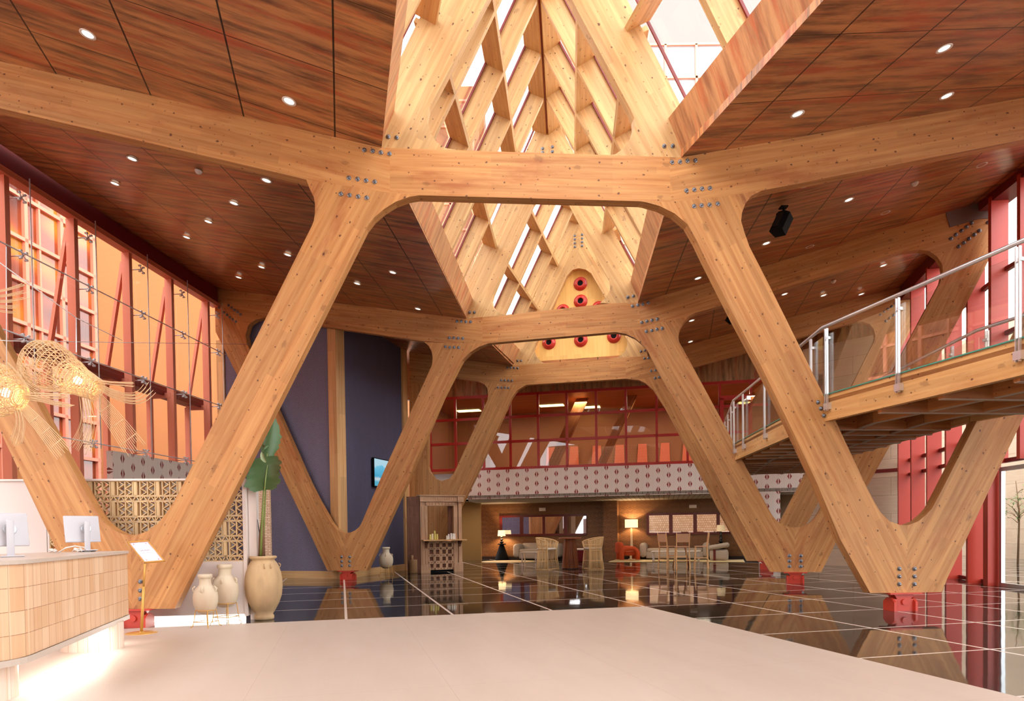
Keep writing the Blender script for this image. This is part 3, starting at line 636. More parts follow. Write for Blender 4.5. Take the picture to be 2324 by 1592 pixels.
# room behind the windows
M_ROOM = plain('upper_room_paint', (150, 96, 66), .7); M_ROOMW = wood('upper_room_wood', srgb(150, 88, 48), srgb(186, 118, 68))
mb = MB(); D = 6.0
mb.quad(E.P(sE(930), zb-.15, D), E.P(sE(1850), zb-.15, D), E.P(sE(1850), zt+.3, D), E.P(sE(930), zt+.3, D))
mb.quad(E.P(sE(930), zb-.15, .2), E.P(sE(930), zb-.15, D), E.P(sE(930), zt+.3, D), E.P(sE(930), zt+.3, .2))
mb.quad(E.P(sE(1850), zb-.15, .2), E.P(sE(1850), zt+.3, .2), E.P(sE(1850), zt+.3, D), E.P(sE(1850), zb-.15, D))
mb.quad(E.P(sE(930), zb-.1, .2), E.P(sE(1850), zb-.1, .2), E.P(sE(1850), zb-.1, D), E.P(sE(930), zb-.1, D))
mb.build('wall_upper_room', M_ROOM, **ST)
mb = MB(); mb.prism([E.P(sE(930), zt+.25, .2), E.P(sE(1850), zt+.25, .2), E.P(sE(1850), zt+.25, D), E.P(sE(930), zt+.25, D)], (0, 0, .1)); mb.build('ceiling', M_ROOMW, grain=E.e, **ST)
tt_ = NT('office_light'); em = tt_.n('Emission', {0: srgb(250, 236, 150), 1: 2.5}); tt_.t.links.new(em.outputs[0], tt_.out.inputs[0]); M_OFF = tt_.m
for j, (px, py, lb) in enumerate(((1252, 921, 'middle'), (1064, 933, 'leftmost'), (1352, 953, 'rightmost'))):
    r = ray(px, py); z = zt+.24; p = CAM+r*((z-H_)/r.z)
    if (p-E.o).dot(E.n) > 5.6: p = E.P((p-E.o).dot(E.e), z, 5.2)
    mb = MB(); mb.box(p, (.55, .22, .015), (E.e, E.n, Vector((0, 0, 1)))); mb.build('ceiling_light', M_OFF, **L('%s of the yellowish rectangular lights in the room behind the red windows' % lb, 'ceiling light', 'upper room lights'))
for j, (px, w_, lb) in enumerate(((1205, .5, 'left'), (1330, .4, 'right'))):
    s = sE(px); mb = MB(); mb.prism([E.P(s, zb, 3), E.P(s+w_, zb, 3), E.P(s+1.5+w_, zt+.25, 3), E.P(s+1.5, zt+.25, 3)], E.n*.2); mb.build('raking_strut', M_ROOMW, grain=E.P(s+1.5, zt, 3)-E.P(s, zb, 3), **L('%s raking timber strut in the room behind the red windows' % lb, 'strut', 'upper room struts'))
for j in range(7):  # panels stand in for the salmon facade's reflection in the windows
    s = sE(1165+j*62)+.3; mb = MB(); mb.prism([E.P(s, zb, 5.9), E.P(s+.55, zb, 5.9), E.P(s+.5, zb+1.5, 5.9), E.P(s+.12, zb+1.5, 5.9)], E.n*-.04)
    mb.build('reflection_panel', plain('salmon_reflection', (214, 110, 84), .6) if j == 0 else bpy.data.materials['salmon_reflection'], **L('salmon facade reflection drawn as panel behind the red windows, %s from the left' % ORD[j], 'panel', 'salmon facade reflections drawn as panels'))
for k_ in (1100, 1300, 1500, 1700):  # unseen fill lamps added to brighten the upper room
    ld = bpy.data.lights.new('room_fill_light', 'AREA'); ld.size = .8; ld.energy = 60; ld.color = (1, .85, .6); lo_ = bpy.data.objects.new('room_fill_light', ld); COL.objects.link(lo_); lo_.location = E.P(sE(k_), zt+.1, 3.2)
# lounge below
LW = VPl(fl(1092.8, 64.6), fl(1402.6, 68.7)); sL = LW.s_at
def cane():
    t = NT('woven_cane_wall'); sp = t.n('SeparateXYZ', {0: t.uv(1, 1)})
    a = t.math('ADD', (sp, 0), (sp, 1)); b = t.math('SUBTRACT', (sp, 0), (sp, 1))
    ck = t.math('MODULO', t.math('ABSOLUTE', t.math('ADD', t.math('FLOOR', t.math('DIVIDE', a, .22)), t.math('FLOOR', t.math('DIVIDE', b, .22)))), 2)
    m1 = t.math('LESS_THAN', t.math('FRACT', t.math('DIVIDE', a, .055)), .6); m2 = t.math('LESS_THAN', t.math('FRACT', t.math('DIVIDE', b, .055)), .6)
    m = t.math('ADD', t.math('MULTIPLY', ck, m1), t.math('MULTIPLY', t.math('SUBTRACT', 1, ck), m2))
    nz = t.n('TexNoise', {'Vector': t.uv(9, 9), 'Scale': 1, 'Detail': 3})
    c = t.mix(nz, srgb(112, 72, 42), srgb(166, 118, 72)); c = t.mix(t.math('MULTIPLY', t.math('SUBTRACT', 1, m), .85), c, srgb(46, 24, 16))
    return t.fin(c, .5, spec=.4)
M_CANE = cane()
wall(LW, 'wall_lounge', sL(1040), sL(1780), 0, 2.95, M_CANE, .12, **ST)
mb = MB(); mb.prism([LW.P(sL(1374), z, -.55) if k == 0 else LW.P(sL(1405), z, -.55) for k, z in ((0, 0), (1, 0), (1, 2.9), (0, 2.9))], LW.n*.55); mb.build('lounge_pier', M_CANE, grain=LW.e, **L('projecting pier covered in woven cane between the two lounge seating groups', 'pier'))
mb = MB(); mb.prism([LW.P(sL(1040), 0, -.04), LW.P(sL(1780), 0, -.04), LW.P(sL(1780), .14, -.04), LW.P(sL(1040), .14, -.04)], LW.n*.04); mb.build('baseboard_far', plain('dark_baseboard', (34, 20, 18), .5), **ST)
p0 = E.P(sE(1045), 0, 4.8)
mb = MB(); mb.prism([fl(1045, 68), fl(1092.5, 67.5), fl(1092.5, 67.5)+Vector((0, 0, 3)), fl(1045, 68)+Vector((0, 0, 3))], E.n*.1); mb.build('wall_olive', plain('olive_paint', (148, 116, 66), .7), **ST)
def slats():
    t = NT('balcony_soffit'); sp = t.n('SeparateXYZ', {0: t.uv()}); m = t.math('LESS_THAN', t.math('FRACT', t.math('DIVIDE', (sp, 0), .2)), .12)
    return t.fin(t.mix(m, srgb(178, 166, 150), srgb(90, 80, 70)), .7)
mb = MB(); zs = zq+.02; mb.prism([E.P(sE(1040), zs, .0), E.P(sE(1845), zs, .0), E.P(sE(1845), zs, 7.5), E.P(sE(1000), zs, 7.5)], (0, 0, .12)); mb.build('ceiling', slats(), grain=E.e, **ST)
k0 = None
for j, px in enumerate((1052, 1106, 1199, 1296, 1397, 1501, 1609)):
    c = E.P(sE(px), zs-.045, .55)
    if k0 is None:
        k0 = thing('spotlight', '', 'spotlight', c, 'black spotlights under the balcony'); mb = MB(); mb.rbox(c, (.06, .06, .045), .01); mb.build('housing', M_BLACK, k0)
        mb = MB(); mb.lathe([(.03, -.047), (.001, -.046)], c, n=12); mb.build('lens', M_LENS, k0); o = k0
    else: o = dup(k0, c)
    o['label'] = 'small black spotlight under the balcony soffit, %s from the left' % ORD[j]
# right of the lounge: pilaster, opening, stone wall
wall(E, 'patterned_pilaster', sE(1724), sE(1771), 0, zq, M_IKAT, .25, **L('pilaster in red diamond patterned cloth right of the lounge behind the middle frame', 'pilaster'))
wall(E, 'wall_passage', sE(1765), sE(1850), 0, zq, plain('passage_paint', (110, 88, 66), .7), .1, **ST).location += E.n*2.5
SW = VPl(fl(1824, 87.4), fl(2050, 97.0))
def travertine(name='travertine'):
    t = NT(name); sp = t.n('SeparateXYZ', {0: t.uv()})
    nz = t.n('TexNoise', {'Vector': t.uv(.8, 9), 'Scale': 1.4, 'Detail': 6, 'Roughness': .65})
    br = t.n('TexBrick', {'Vector': t.uv(1, 1), 'Color1': (.9, .9, .9, 1), 'Color2': (1.06, 1.06, 1.06, 1), 'Mortar': (.55, .5, .45, 1), 'Scale': 1, 'Mortar Size': .006, 'Brick Width': 2.4, 'Row Height': .6})
    c = t.mix(nz, srgb(206, 176, 146), srgb(236, 216, 190)); return t.fin(t.mix(1.0, c, (br, 0), 'MULTIPLY'), .6)
M_TRAV = travertine()
zsw = SW.sz(1960, 765)[1]; print('stone top', zsw)
wall(SW, 'wall_right', 0, SW.L, 0, zsw, M_TRAV, .2, **ST)
wall(SW, 'wall_right', 0, SW.L+.1, zsw, 9.3, M_CLAD, .2, grain=(0, 0, 1), **ST)
zst = SW.sz(2010, 1069)[1]; mb = MB(); mb.prism([SW.P(0, zst-.06, -.02), SW.P(SW.L, zst-.06, -.02), SW.P(SW.L, zst+.06, -.02), SW.P(0, zst+.06, -.02)], SW.n*.02); mb.build('trim_1', M_DRED, **ST)

# ------------------------------------------------------------------ right facade
Z3 = Vector((0, 0, 1))
def facade(pl, tips, z0, z1, glass_s0, glass_s1, lbl, trans, depth=.36):
    for j, s in enumerate(tips):
        mb = MB(); mb.box(pl.P(s, (z0+z1)/2, -depth/2), (.055, depth/2, (z1-z0)/2), (pl.e, pl.n, Z3))
        mb.build('facade_fin', M_RED, **L('%s red steel fin from the far end, %s' % (ORD[j], lbl), 'fin', 'red facade fins'))
    mb = MB()
    for z in trans: mb.box(pl.P((glass_s0+glass_s1)/2, z, -.03), ((glass_s1-glass_s0)/2, .05, .045), (pl.e, pl.n, Z3))
    w = mb.build(wname(), M_DRED, label='transoms of '+lbl, **ST)
    mb = MB(); mb.quad(pl.P(glass_s0, z0, 0), pl.P(glass_s1, z0, 0), pl.P(glass_s1, z1, 0), pl.P(glass_s0, z1, 0)); mb.build('pane', M_GLASS, w)
pr = xy(F2.hit(2257, 500)); RF3 = VPl(fl(2050, 97.0), pr)
facade(RF3, [RF3.s_at(p) for p in (2067, 2098, 2136, 2181.5, 2233.5)], 0, 8.5, 0, RF3.L, 'right glazed wall behind the middle frame', (.06, 3.0, 3.45, 5.2, 6.9))
mb = MB(); mb.box(RF3.P(RF3.L/2, 8.75, -.12), (RF3.L/2, .2, .3), (RF3.e, RF3.n, Z3)); mb.build('trim_2', M_DRED, **ST)
RF2 = VPl(pr, pr-bearing(5.2)*13)
facade(RF2, [.45+.98*k for k in range(12)], 2.75, 8.6, 0, RF2.L, 'right glazed wall before the middle frame', (2.8, 5.6, 7.0))
mb = MB(); mb.box(RF2.P(RF2.L/2, 8.85, -.12), (RF2.L/2, .22, .35), (RF2.e, RF2.n, Z3)); mb.build('trim_3', M_DRED, **ST)
mb = MB(); mb.box(RF2.P(.12, 1.4, -.12), (.09, .14, 1.4), (RF2.e, RF2.n, Z3)); mb.build('door_post', M_RED, **L('red steel post beside the glass entrance door at the right edge', 'post'))
d1 = MB()
M_ALU = plain('aluminium', (196, 200, 204), .3, .8)
for s in (.32, 1.5, 2.7, 3.9): d1.box(RF2.P(s, 1.32, -.02), (.04, .04, 1.32), (RF2.e, RF2.n, Z3))
for z in (.04, 2.62): d1.box(RF2.P(2.1, z, -.02), (1.8, .04, .045), (RF2.e, RF2.n, Z3))
dd = d1.build('door_1', M_ALU, label='glass entrance door in an aluminium frame at the right edge', **ST)
mb = MB(); mb.quad(RF2.P(.3, 0, 0), RF2.P(3.9, 0, 0), RF2.P(3.9, 2.65, 0), RF2.P(.3, 2.65, 0)); mb.build('pane', M_GLASS, dd)
# outside on the right
mb = MB(); mb.bb(20, 20.4, 2, 60, 0, 9.5); mb.build('boundary_wall', M_TRAV, grain=(0, 1, 0), **L('pale stone wall standing outside beyond the right glazed wall', 'wall'))
mb = MB(); mb.bb(11.5, 40, -12, 70, -.12, -.02); mb.build('ground', plain('outdoor_paving', (206, 198, 190), .8, var=.1), **L('pale paving outside the right glazed wall', 'paving'))
def tree(p, h, lb):
    t = thing('young_tree', lb, 'tree', p, 'small trees outside the entrance'); rr = random.Random(int(p[1]*10)); mb = MB(); p = Vector(p)
    mb.tube([p, p+Vector((.05, 0, h*.5)), p+Vector((0, .1, h*.8))], [.035, .025, .01]); tips = []
    for k in range(16):
        a = rr.uniform(0, 6.3); z = h*rr.uniform(.35, .78); b = p+Vector((0, 0, z)); q_ = b+Vector((math.cos(a)*.55, math.sin(a)*.55, rr.uniform(.2, .6)))*rr.uniform(.5, 1); mb.tube([b, (b+q_)/2+Vector((0, 0, .05)), q_], [.012, .008, .004], 5); tips.append(q_)
    mb.build('trunk', plain('bark', (120, 90, 64), .9) if 'bark' not in bpy.data.materials else bpy.data.materials['bark'], t)
    mb = MB()
    for q_ in tips:
        for k in range(26):
            c = q_+Vector((rr.gauss(0, .16), rr.gauss(0, .16), rr.gauss(0, .14))); d = Vector((rr.gauss(0, 1), rr.gauss(0, 1), rr.gauss(0, .4))).normalized()*.05; w = d.cross(Z3)*.5
            mb.add([c-d, c+w, c+d, c-w], [(0, 1, 2, 3)])
    mb.build('foliage', plain('leaf_green', (110, 150, 80), .6) if 'leaf_green' not in bpy.data.materials else bpy.data.materials['leaf_green'], t)
tree((17.2, 23.2, -.02), 3.6, 'slender young tree seen through the glass beside the entrance door'); tree((15.2, 23.8, -.02), 3.2, 'thin bare branched sapling seen through the glass left of the entrance door')

M_ROD = plain('polished_rod', (226, 229, 236), .35, .25)
# ------------------------------------------------------------------ left glazed facade
po = xy(F2.hit(487.5, 700)); LD = bearing(5.2); LF = VPl(po-LD*12.5, po)       # e goes away from the camera, n points outwards
M_SALM = plain('salmon_steel', (230, 138, 110), .45); M_SALMD = plain('brick_red_steel', (134, 40, 30), .5)
mb = MB(); mb.box(LF.P(LF.L/2, 8.9, .0), (LF.L/2, .12, .26), (LF.e, LF.n, Z3)); mb.build('trim_4', plain('fascia_red', (112, 16, 20), .5), **ST)
mb = MB(); mb.box(LF.P(LF.L/2, 8.58, -.05), (LF.L/2, .12, .06), (LF.e, LF.n, Z3)); mb.build('trim_5', M_SALM, **ST)
posts = [LF.s_at(p) for p in (27, 181, 303, 397, 478)]; sp_ = posts[3]-posts[2]
posts = [posts[0]-1.7]+posts
print('posts', posts)
for j, s in enumerate(posts):
    t = thing('facade_post', 'salmon steel wind post of the left glazed facade, %s counted from the camera' % ORD[j], 'post', LF.P(s, 0), 'wind posts of the left facade')
    mb = MB(); mb.box(LF.P(s, 4.26, 0), (.06, .1, 4.26), (LF.e, LF.n, Z3)); mb.build('upright', M_SALM, t)
    mb = MB(); mb.beam(LF.P(s, 8.3, .1), LF.P(s-.05, 5.35, .62), .08, .1, up=LF.e); mb.build('raking_brace', M_SALM, t)
    mb = MB(); mb.box(LF.P(s-.05, 2.65, .62), (.05, .07, 2.65), (LF.e, LF.n, Z3)); mb.build('outer_upright', M_SALM, t)
    mb = MB(); mb.box(LF.P(s-.02, 5.3, .33), (.05, .33, .07), (LF.e, LF.n, Z3)); mb.build('bracket', M_SALM, t)
mb = MB(); mb.box(LF.P(LF.L/2, 5.42, .5), (LF.L/2, .28, .05), (LF.e, LF.n, Z3)); mb.box(LF.P(LF.L/2, 5.42, .2), (LF.L/2, .03, .12), (LF.e, LF.n, Z3))
mb.build('walkway_deck', M_SALMD, **L('dark red maintenance deck running halfway up the left glazed facade', 'deck'))
mb = MB(); mb.quad(LF.P(0, 0, -.25), LF.P(LF.L, 0, -.25), LF.P(LF.L, 8.55, -.25), LF.P(0, 8.55, -.25)); mb.build(wname(), glass('facade_glass', (.95, .93, .9, 1), .02), **ST)
sf0 = None
for j, s in enumerate(posts):
    for k, z in enumerate((3.5, 5.35, 7.0, 8.15)):
        c = LF.P(s+.12, z, -.3)
        if sf0 is None:
            sf0 = thing('glass_clamp', '', 'glass clamp', (0, 0, 0), 'stainless glass clamps'); mb = MB(); mb.tube([(0, 0, 0), (0, .3, 0)], .014)
            for a, b in ((1, 1), (1, -1), (-1, 1), (-1, -1)): mb.tube([(0, 0, 0), (a*.07, -.02, b*.07)], .014)
            mb.build('arms', M_ROD, sf0)
            for a, b in ((1, 1), (1, -1), (-1, 1), (-1, -1)):
                mb = MB(); mb.tube([(a*.07, -.04, b*.07), (a*.07, .02, b*.07)], .024, 10); mb.build('disc', M_ROD, sf0)
            o = sf0
        else: o = dup(sf0, (0, 0, 0))
        o.location = c; o.rotation_euler = (0, 0, math.atan2(LF.e.y, LF.e.x))
        o['label'] = 'stainless glass clamp at the %s post of the left facade, %s row from the top' % (ORD[j], ('fourth', 'third', 'second', 'top')[k])
    mb = MB(); mb.tube([LF.P(s+.2, 3.4, -.42), LF.P(s+.2, 8.55, -.42)], .012, 6); mb.build('tension_rod', M_ROD, **L('thin vertical stainless rod in front of the left facade, %s from the camera' % ORD[j], 'rod', 'vertical tension rods'))
for z, w_ in ((7.0, 'upper'), (5.35, 'middle'), (3.5, 'lower')):
    mb = MB(); mb.tube([LF.P(0, z, -.4), LF.P(LF.L+.1, z, -.4)], .014, 6); mb.build('tension_rod', M_ROD, **L('%s horizontal stainless rod along the left facade' % w_, 'rod', 'horizontal tension rods'))
# patterned parapet at the left facade
spp = LF.s_at(219); mb = MB(); mb.prism([LF.P(spp, 0, -.45), LF.P(LF.L, 0, -.45), LF.P(LF.L, 3.39, -.45), LF.P(spp, 3.39, -.45)], LF.n*.15)
mb.build('patterned_partition', ikat('shaded_patterned_cloth', srgb(212, 198, 188), srgb(124, 54, 48)), grain=LF.e, **L('shaded pale partition with red diamond pattern below the left glazed facade', 'partition'))  # balcony cloth again, its shade painted in as greyer colours
# bamboo panel beside the big jar
a, b = fl(574, 121), fl(616, 121)
mb = MB(); mb.prism([a, b, b+Vector((0, 0, 2.75)), a+Vector((0, 0, 2.75))], Vector((0, .1, 0)))
def bam():
    t = NT('woven_bamboo'); br = t.n('TexBrick', {'Vector': t.uv(1, 1), 'Color1': srgb(214, 178, 146), 'Color2': srgb(238, 212, 184), 'Mortar': srgb(172, 128, 96), 'Scale': 1, 'Mortar Size': .008, 'Brick Width': .16, 'Row Height': .045}); return t.fin((br, 0), .7)
mb.build('bamboo_screen', bam(), **L('pale woven bamboo screen panel behind the big terracotta jar', 'screen'))
# orange building outside
OB = VPl(LF.P(-14, 0, 7.0), LF.P(LF.L+14, 0, 7.0)); M_ORG = plain('orange_render', (178, 110, 60), .8, var=.06, sc=.8)
bt = thing('orange_building', 'orange rendered building with salmon window grid seen through the left facade', 'building', OB.P(12, 0))
mb = MB(); mb.prism([OB.P(0, -.1), OB.P(OB.L, -.1), OB.P(OB.L, 15), OB.P(0, 15)], OB.n*.3); mb.build('wall', M_ORG, bt, grain=OB.e)
s1_ = OB.s_at(226); sv = [OB.s_at(p) for p in (70, 150, 222)]; gap = sv[2]-sv[1]
zz = [OB.sz(70, y)[1] for y in (464, 558, 650)]; st_ = (zz[0]-zz[2])/2; print('OB', sv, zz, OB.sz(560, 700))
mb = MB(); mb.prism([OB.P(0, .3, -.03), OB.P(s1_, .3, -.03), OB.P(s1_, zz[0]+2.2, -.03), OB.P(0, zz[0]+2.2, -.03)], OB.n*.03)
def win_or():
    t = NT('painted_reflection_glass'); n1 = t.n('TexNoise', {'Vector': t.uv(.5, .25), 'Scale': 1, 'Detail': 1}); return t.fin(t.ramp(n1, [(.35, srgb(96, 38, 22)), (.5, srgb(150, 66, 30)), (.62, srgb(184, 116, 34))]), .12, spec=.6)  # the panes' orange reflections are painted in as noise patches
wi = mb.build('window', win_or(), bt)
mb = MB(); zlist = [zz[0]+st_*k for k in range(-6, 3)]
svl = [sv[2], sv[1]-.0, sv[0]]; x_ = sv[0]
while x_ > 0: x_ -= 2.1; svl.append(x_); 
for s in svl: mb.box(OB.P(s, (.3+zlist[-1])/2, -.08), (.07, .07, zlist[-1]/2), (OB.e, OB.n, Z3))
for s in (sv[1]-1.0, sv[0]-1.2): mb.box(OB.P(s, (.3+zlist[-1])/2, -.08), (.04, .05, zlist[-1]/2), (OB.e, OB.n, Z3))
for z in zlist: mb.box(OB.P(s1_/2, z, -.08), (s1_/2, .07, .06), (OB.e, OB.n, Z3))
mb.build('window_bars', M_SALM, wi)
# tall buildings seen through the skylight
def tower(name, x0, x1, y, z1, col, lb, zt_, win_col):
    t = thing(name, lb, 'building', ((x0+x1)/2, y, 0)); mb = MB(); mb.bb(x0, x1, y, y+6, 0, z1); mb.build('wall', plain(name+'_render', col, .8), t)
    mb = MB(); mb.bb(x0+.3, x1-.3, y-.05, y, 12, zt_); w = mb.build('window', plain(name+'_glass', win_col, .25), t); mb = MB()
    x = x0+.3
    while x < x1: mb.bb(x-.06, x+.06, y-.15, y-.03, 12, zt_); x += 1.6
    z = zt_
    while z > 12: mb.bb(x0+.3, x1-.3, y-.15, y-.03, z-.06, z+.06); z -= 1.7
    mb.build('window_bars', M_SALM, w)
tower('white_building', 3.2, 17, 36, 40, (116, 112, 108), 'white building with reddish window grid seen through the right skylight slope', 26.5, (134, 134, 134))
tower('ochre_building', -21.7, -1.5, 46, 31, (150, 92, 52), 'ochre building with salmon window grid seen through the left skylight slope', 30, (150, 92, 56))

# ------------------------------------------------------------------ the end of the hall behind the camera
mb = MB(); mb.bb(-13, 13, -9.3, -9.1, 0, 1.0); mb.build('wall_back', M_WHITE, **ST)
mb = MB(); mb.bb(-13, 13, -9.3, -9.1, 1.0, 9.4)
t = NT('entrance_wall_lattice'); br = t.n('TexBrick', {'Vector': t.uv(1, 1), 'Color1': srgb(226, 190, 150), 'Color2': srgb(206, 164, 118), 'Mortar': srgb(120, 84, 56), 'Scale': 1, 'Mortar Size': .02, 'Brick Width': .24, 'Row Height': .24})
mb.build('wall_back', t.fin((br, 0), .8), **ST)
# ------------------------------------------------------------------ reception wall with breeze blocks
RW = VPl(fl(-80, 205.8), fl(579, 195.7)); rs = RW.s_at; zt = 2.27; z0s = .965
M_RWALL = plain('reception_wall_paint', (226, 214, 208), .55)
t = thing('reception_wall', 'white freestanding wall behind the reception desk, holding the breeze block screen', 'partition wall', RW.P(3, 0))
def pc(name, s0, s1, z0, z1, o0, o1, mat, par=None, **kw):
    mb = MB(); mb.prism([RW.P(s0, z0, o0), RW.P(s1, z0, o0), RW.P(s1, z1, o0), RW.P(s0, z1, o0)], RW.n*(o1-o0)); return mb.build(name, mat, par, grain=RW.e, **kw)
sA, sB = rs(112), rs(552)
pc('solid_panel', rs(-75), sA, 0, zt, 0, .12, M_RWALL, t); pc('lower_panel', sA, sB, .075, z0s, 0, .12, M_RWALL, t)
pc('upright', sB, rs(560), .075, zt, -.02, .14, M_RWALL, t); pc('upright', rs(561), rs(579), 0, zt, .1, .3, M_RWALL, t)
pc('cap', rs(-78), rs(560), zt, zt+.03, -.03, .15, M_WHITE, t); pc('door_joint', rs(106), rs(107.2), .1, zt, -.004, .0, plain('grey_joint', (150, 140, 136), .6), t)
tt_ = NT('led_strip'); em = tt_.n('Emission', {0: srgb(255, 246, 236), 1: 6.0}); tt_.t.links.new(em.outputs[0], tt_.out.inputs[0]); M_LED = tt_.m
pc('light_strip', sA, sB, .008, .04, .02, .05, M_LED, t, label='glowing white light strip'); pc('recessed_plinth', sA, sB, 0, .075, .06, .1, M_RWALL, t)
M_BRZ = plain('breeze_block_clay', (224, 194, 148), .85, var=.12, sc=6)
mb = MB(); ax = (RW.e, RW.n, Z3); Lb = sB-sA; n = 26; w = Lb/n; per = (zt-z0s)/4; hs = .085; ht = per-hs
def bar(s0, z0, s1, z1, r=.0075, dep=.045):
    a, b = RW.P(s0, z0, .05), RW.P(s1, z1, .05); mb.beam(a, b, dep*2, r*2, up=RW.n.cross((b-a).normalized()))
for r_ in range(4):
    zb_ = z0s+r_*per
    for k in range(n//2):                                   # short lying row
        a, b = sA+k*2*w, sA+(k+1)*2*w; z1 = zb_+hs
        bar(a, zb_+.006, b, zb_+.006); bar(a, z1-.006, b, z1-.006); bar(a+.006, zb_, a+.006, z1)
        for m in range(4):
            x0, x1 = a+2*w*m/4, a+2*w*(m+1)/4; bar(x0, zb_ if m % 2 == 0 else z1, x1, z1 if m % 2 == 0 else zb_, .006)
    zz0 = zb_+hs; z1 = zz0+ht
    for k in range(n):                                      # tall standing row
        a = sA+k*w; b = a+w; bar(a+.006, zz0, a+.006, z1); bar(a, zz0+.006, b, zz0+.006); bar(a, z1-.006, b, z1-.006)
        if k % 3 == 2: mb.box(RW.P(a+w*.42, (zz0+z1)/2, .05), (w*.22, .045, ht/2), ax); continue
        for m in range(4):
            y0, y1 = zz0+ht*m/4, zz0+ht*(m+1)/4; bar(a+.01 if m % 2 == 0 else b-.01, y0, b-.01 if m % 2 == 0 else a+.01, y1, .006)
mb.build('breeze_block_screen', M_BRZ, grain=RW.e, **L('tan clay breeze block screen set in the white reception wall', 'screen'))
pc('switch_plate', rs(100), rs(103), .98, 1.03, -.02, 0, M_STEEL, None, **L('small grey switch on the white reception wall above the counter', 'switch'))

# ------------------------------------------------------------------ reception desk
A_ = Vector((-5.02, 8.9, 0)); B_ = Vector((-4.22, 5.95, 0)); dT = (B_-A_).normalized(); nR = Vector((-dT.y, dT.x, 0))
path = [A_+dT*((B_-A_).length*k/10) for k in range(11)]; R_ = .42; cc = B_-nR*R_
for k in range(1, 9): an = math.pi/2*k/8; path.append(cc+nR*R_*math.cos(an)+dT*R_*math.sin(an))
path.append(path[-1]-nR*1.6)
def offs(o): 
    out = []
    for i, p in enumerate(path):
        d = (path[min(i+1, len(path)-1)]-path[max(i-1, 0)]).normalized(); out.append(p+Vector((-d.y, d.x, 0))*o)
    return out
def strip(mb, pts, z0, z1, th):
    l = 0; inn = offs(-th)
    for i in range(len(pts)-1):
        a, b = pts[i], pts[i+1]; dl_ = (b-a).length; u = [(l, z0), (l+dl_, z0), (l+dl_, z1), (l, z1)]; l += dl_
        mb.quad(a+Z3*z0, b+Z3*z0, b+Z3*z1, a+Z3*z1, u)
    mb.add([p+Z3*z0 for p in pts]+[p+Z3*z0 for p in inn], [(i, i+len(pts), i+1+len(pts), i+1) for i in range(len(pts)-1)])
    mb.quad(pts[0]+Z3*z0, pts[0]+Z3*z1, inn[0]+Z3*z1, inn[0]+Z3*z0)
def tiles(name, c1, c2, mortar, bw, rh, oz=0):
    t = NT(name); br = t.n('TexBrick', {'Vector': t.uv(1, 1, 0, oz), 'Color1': c1, 'Color2': c2, 'Mortar': mortar, 'Scale': 1, 'Mortar Size': .0032, 'Mortar Smooth': .3, 'Brick Width': bw, 'Row Height': rh, 'Bias': 0}, offset=0)
    nz = t.n('TexNoise', {'Vector': t.uv(14, 1.2), 'Scale': 1, 'Detail': 3}); n4 = t.n('TexNoise', {'Vector': t.uv(30, .4), 'Scale': 1, 'Detail': 2}); c = t.mix(t.math('MULTIPLY', nz, .6), (br, 0), srgb(200, 144, 104)); c = t.mix(t.math('MULTIPLY', t.math('SUBTRACT', n4, .5, clamp=True), 2.5, clamp=True), c, srgb(236, 208, 178)); return t.fin(c, .5)
M_TILE = tiles('terracotta_strip_tiles', srgb(216, 178, 138), srgb(236, 210, 178), srgb(130, 90, 64), .165, .2, -.37)
M_TOP = plain('counter_stone', (196, 184, 172), .35)
t = thing('reception_desk', 'long reception desk clad in terracotta strip tiles with a rounded near corner', 'reception desk', (-4.9, 7.4, 0))
mb = MB(); strip(mb, path, .37, 1.17, .05); mb.build('tiled_front', M_TILE, t)
mb = MB(); strip(mb, offs(.012), .315, .37, .1); mb.build('skirt', M_TOP, t)
top = offs(.02); back = [A_-nR*.85, path[-1]-dT*.0-nR*0+Vector((0, 0, 0))]
poly = [top[0]-nR*.9]+top+[top[-1]-dT*.6]
mb = MB(); mb.prism([p+Z3*1.17 for p in poly], Z3*.035); mb.build('counter_top', M_TOP, t)
mb = MB(); mb.prism([p+Z3*.37 for p in [path[0]-nR*.05-dT*-.0, path[0]-nR*.85, path[0]-nR*.85+dT*.06, path[0]-nR*.05+dT*.06]], Z3*.8); mb.build('end_panel', M_TOP, t)
mb = MB(); mb.prism([p+Z3*.34 for p in [A_-nR*.06, A_-nR*.85, A_-nR*.85+dT*3.2, A_-nR*.06+dT*3.0]], Z3*.03); mb.build('bottom_panel', M_WHITE, t)
M_PL = tiles('pale_plinth_tiles', srgb(236, 224, 210), srgb(246, 238, 228), srgb(186, 160, 136), .12, 9)
for c in (A_+dT*.42-nR*.3, B_-dT*.02-nR*.46):
    mb = MB(); n = 40; pts = []
    for k in range(n):
        a = 2*math.pi*k/n; x, y = math.cos(a), math.sin(a); pts.append(c+Vector((math.copysign(abs(x)**.7, x)*.34, math.copysign(abs(y)**.8, y)*.25, 0)))
    l = 0
    for i in range(n):
        a, b = pts[i], pts[(i+1) % n]; d = (b-a).length; mb.quad(a, b, b+Z3*.33, a+Z3*.33, [(l, 0), (l+d, 0), (l+d, .33), (l, .33)]); l += d
    mb.build('plinth', M_PL, t)
def arealight(p, sx, sy, pw, rot, col=(1, .95, .9), name='led_light'):
    ld = bpy.data.lights.new(name, 'AREA'); ld.shape = 'RECTANGLE'; ld.size = sx; ld.size_y = sy; ld.energy = pw; ld.color = col
    o = bpy.data.objects.new(name, ld); COL.objects.link(o); o.location = p; o.rotation_euler = rot; return o
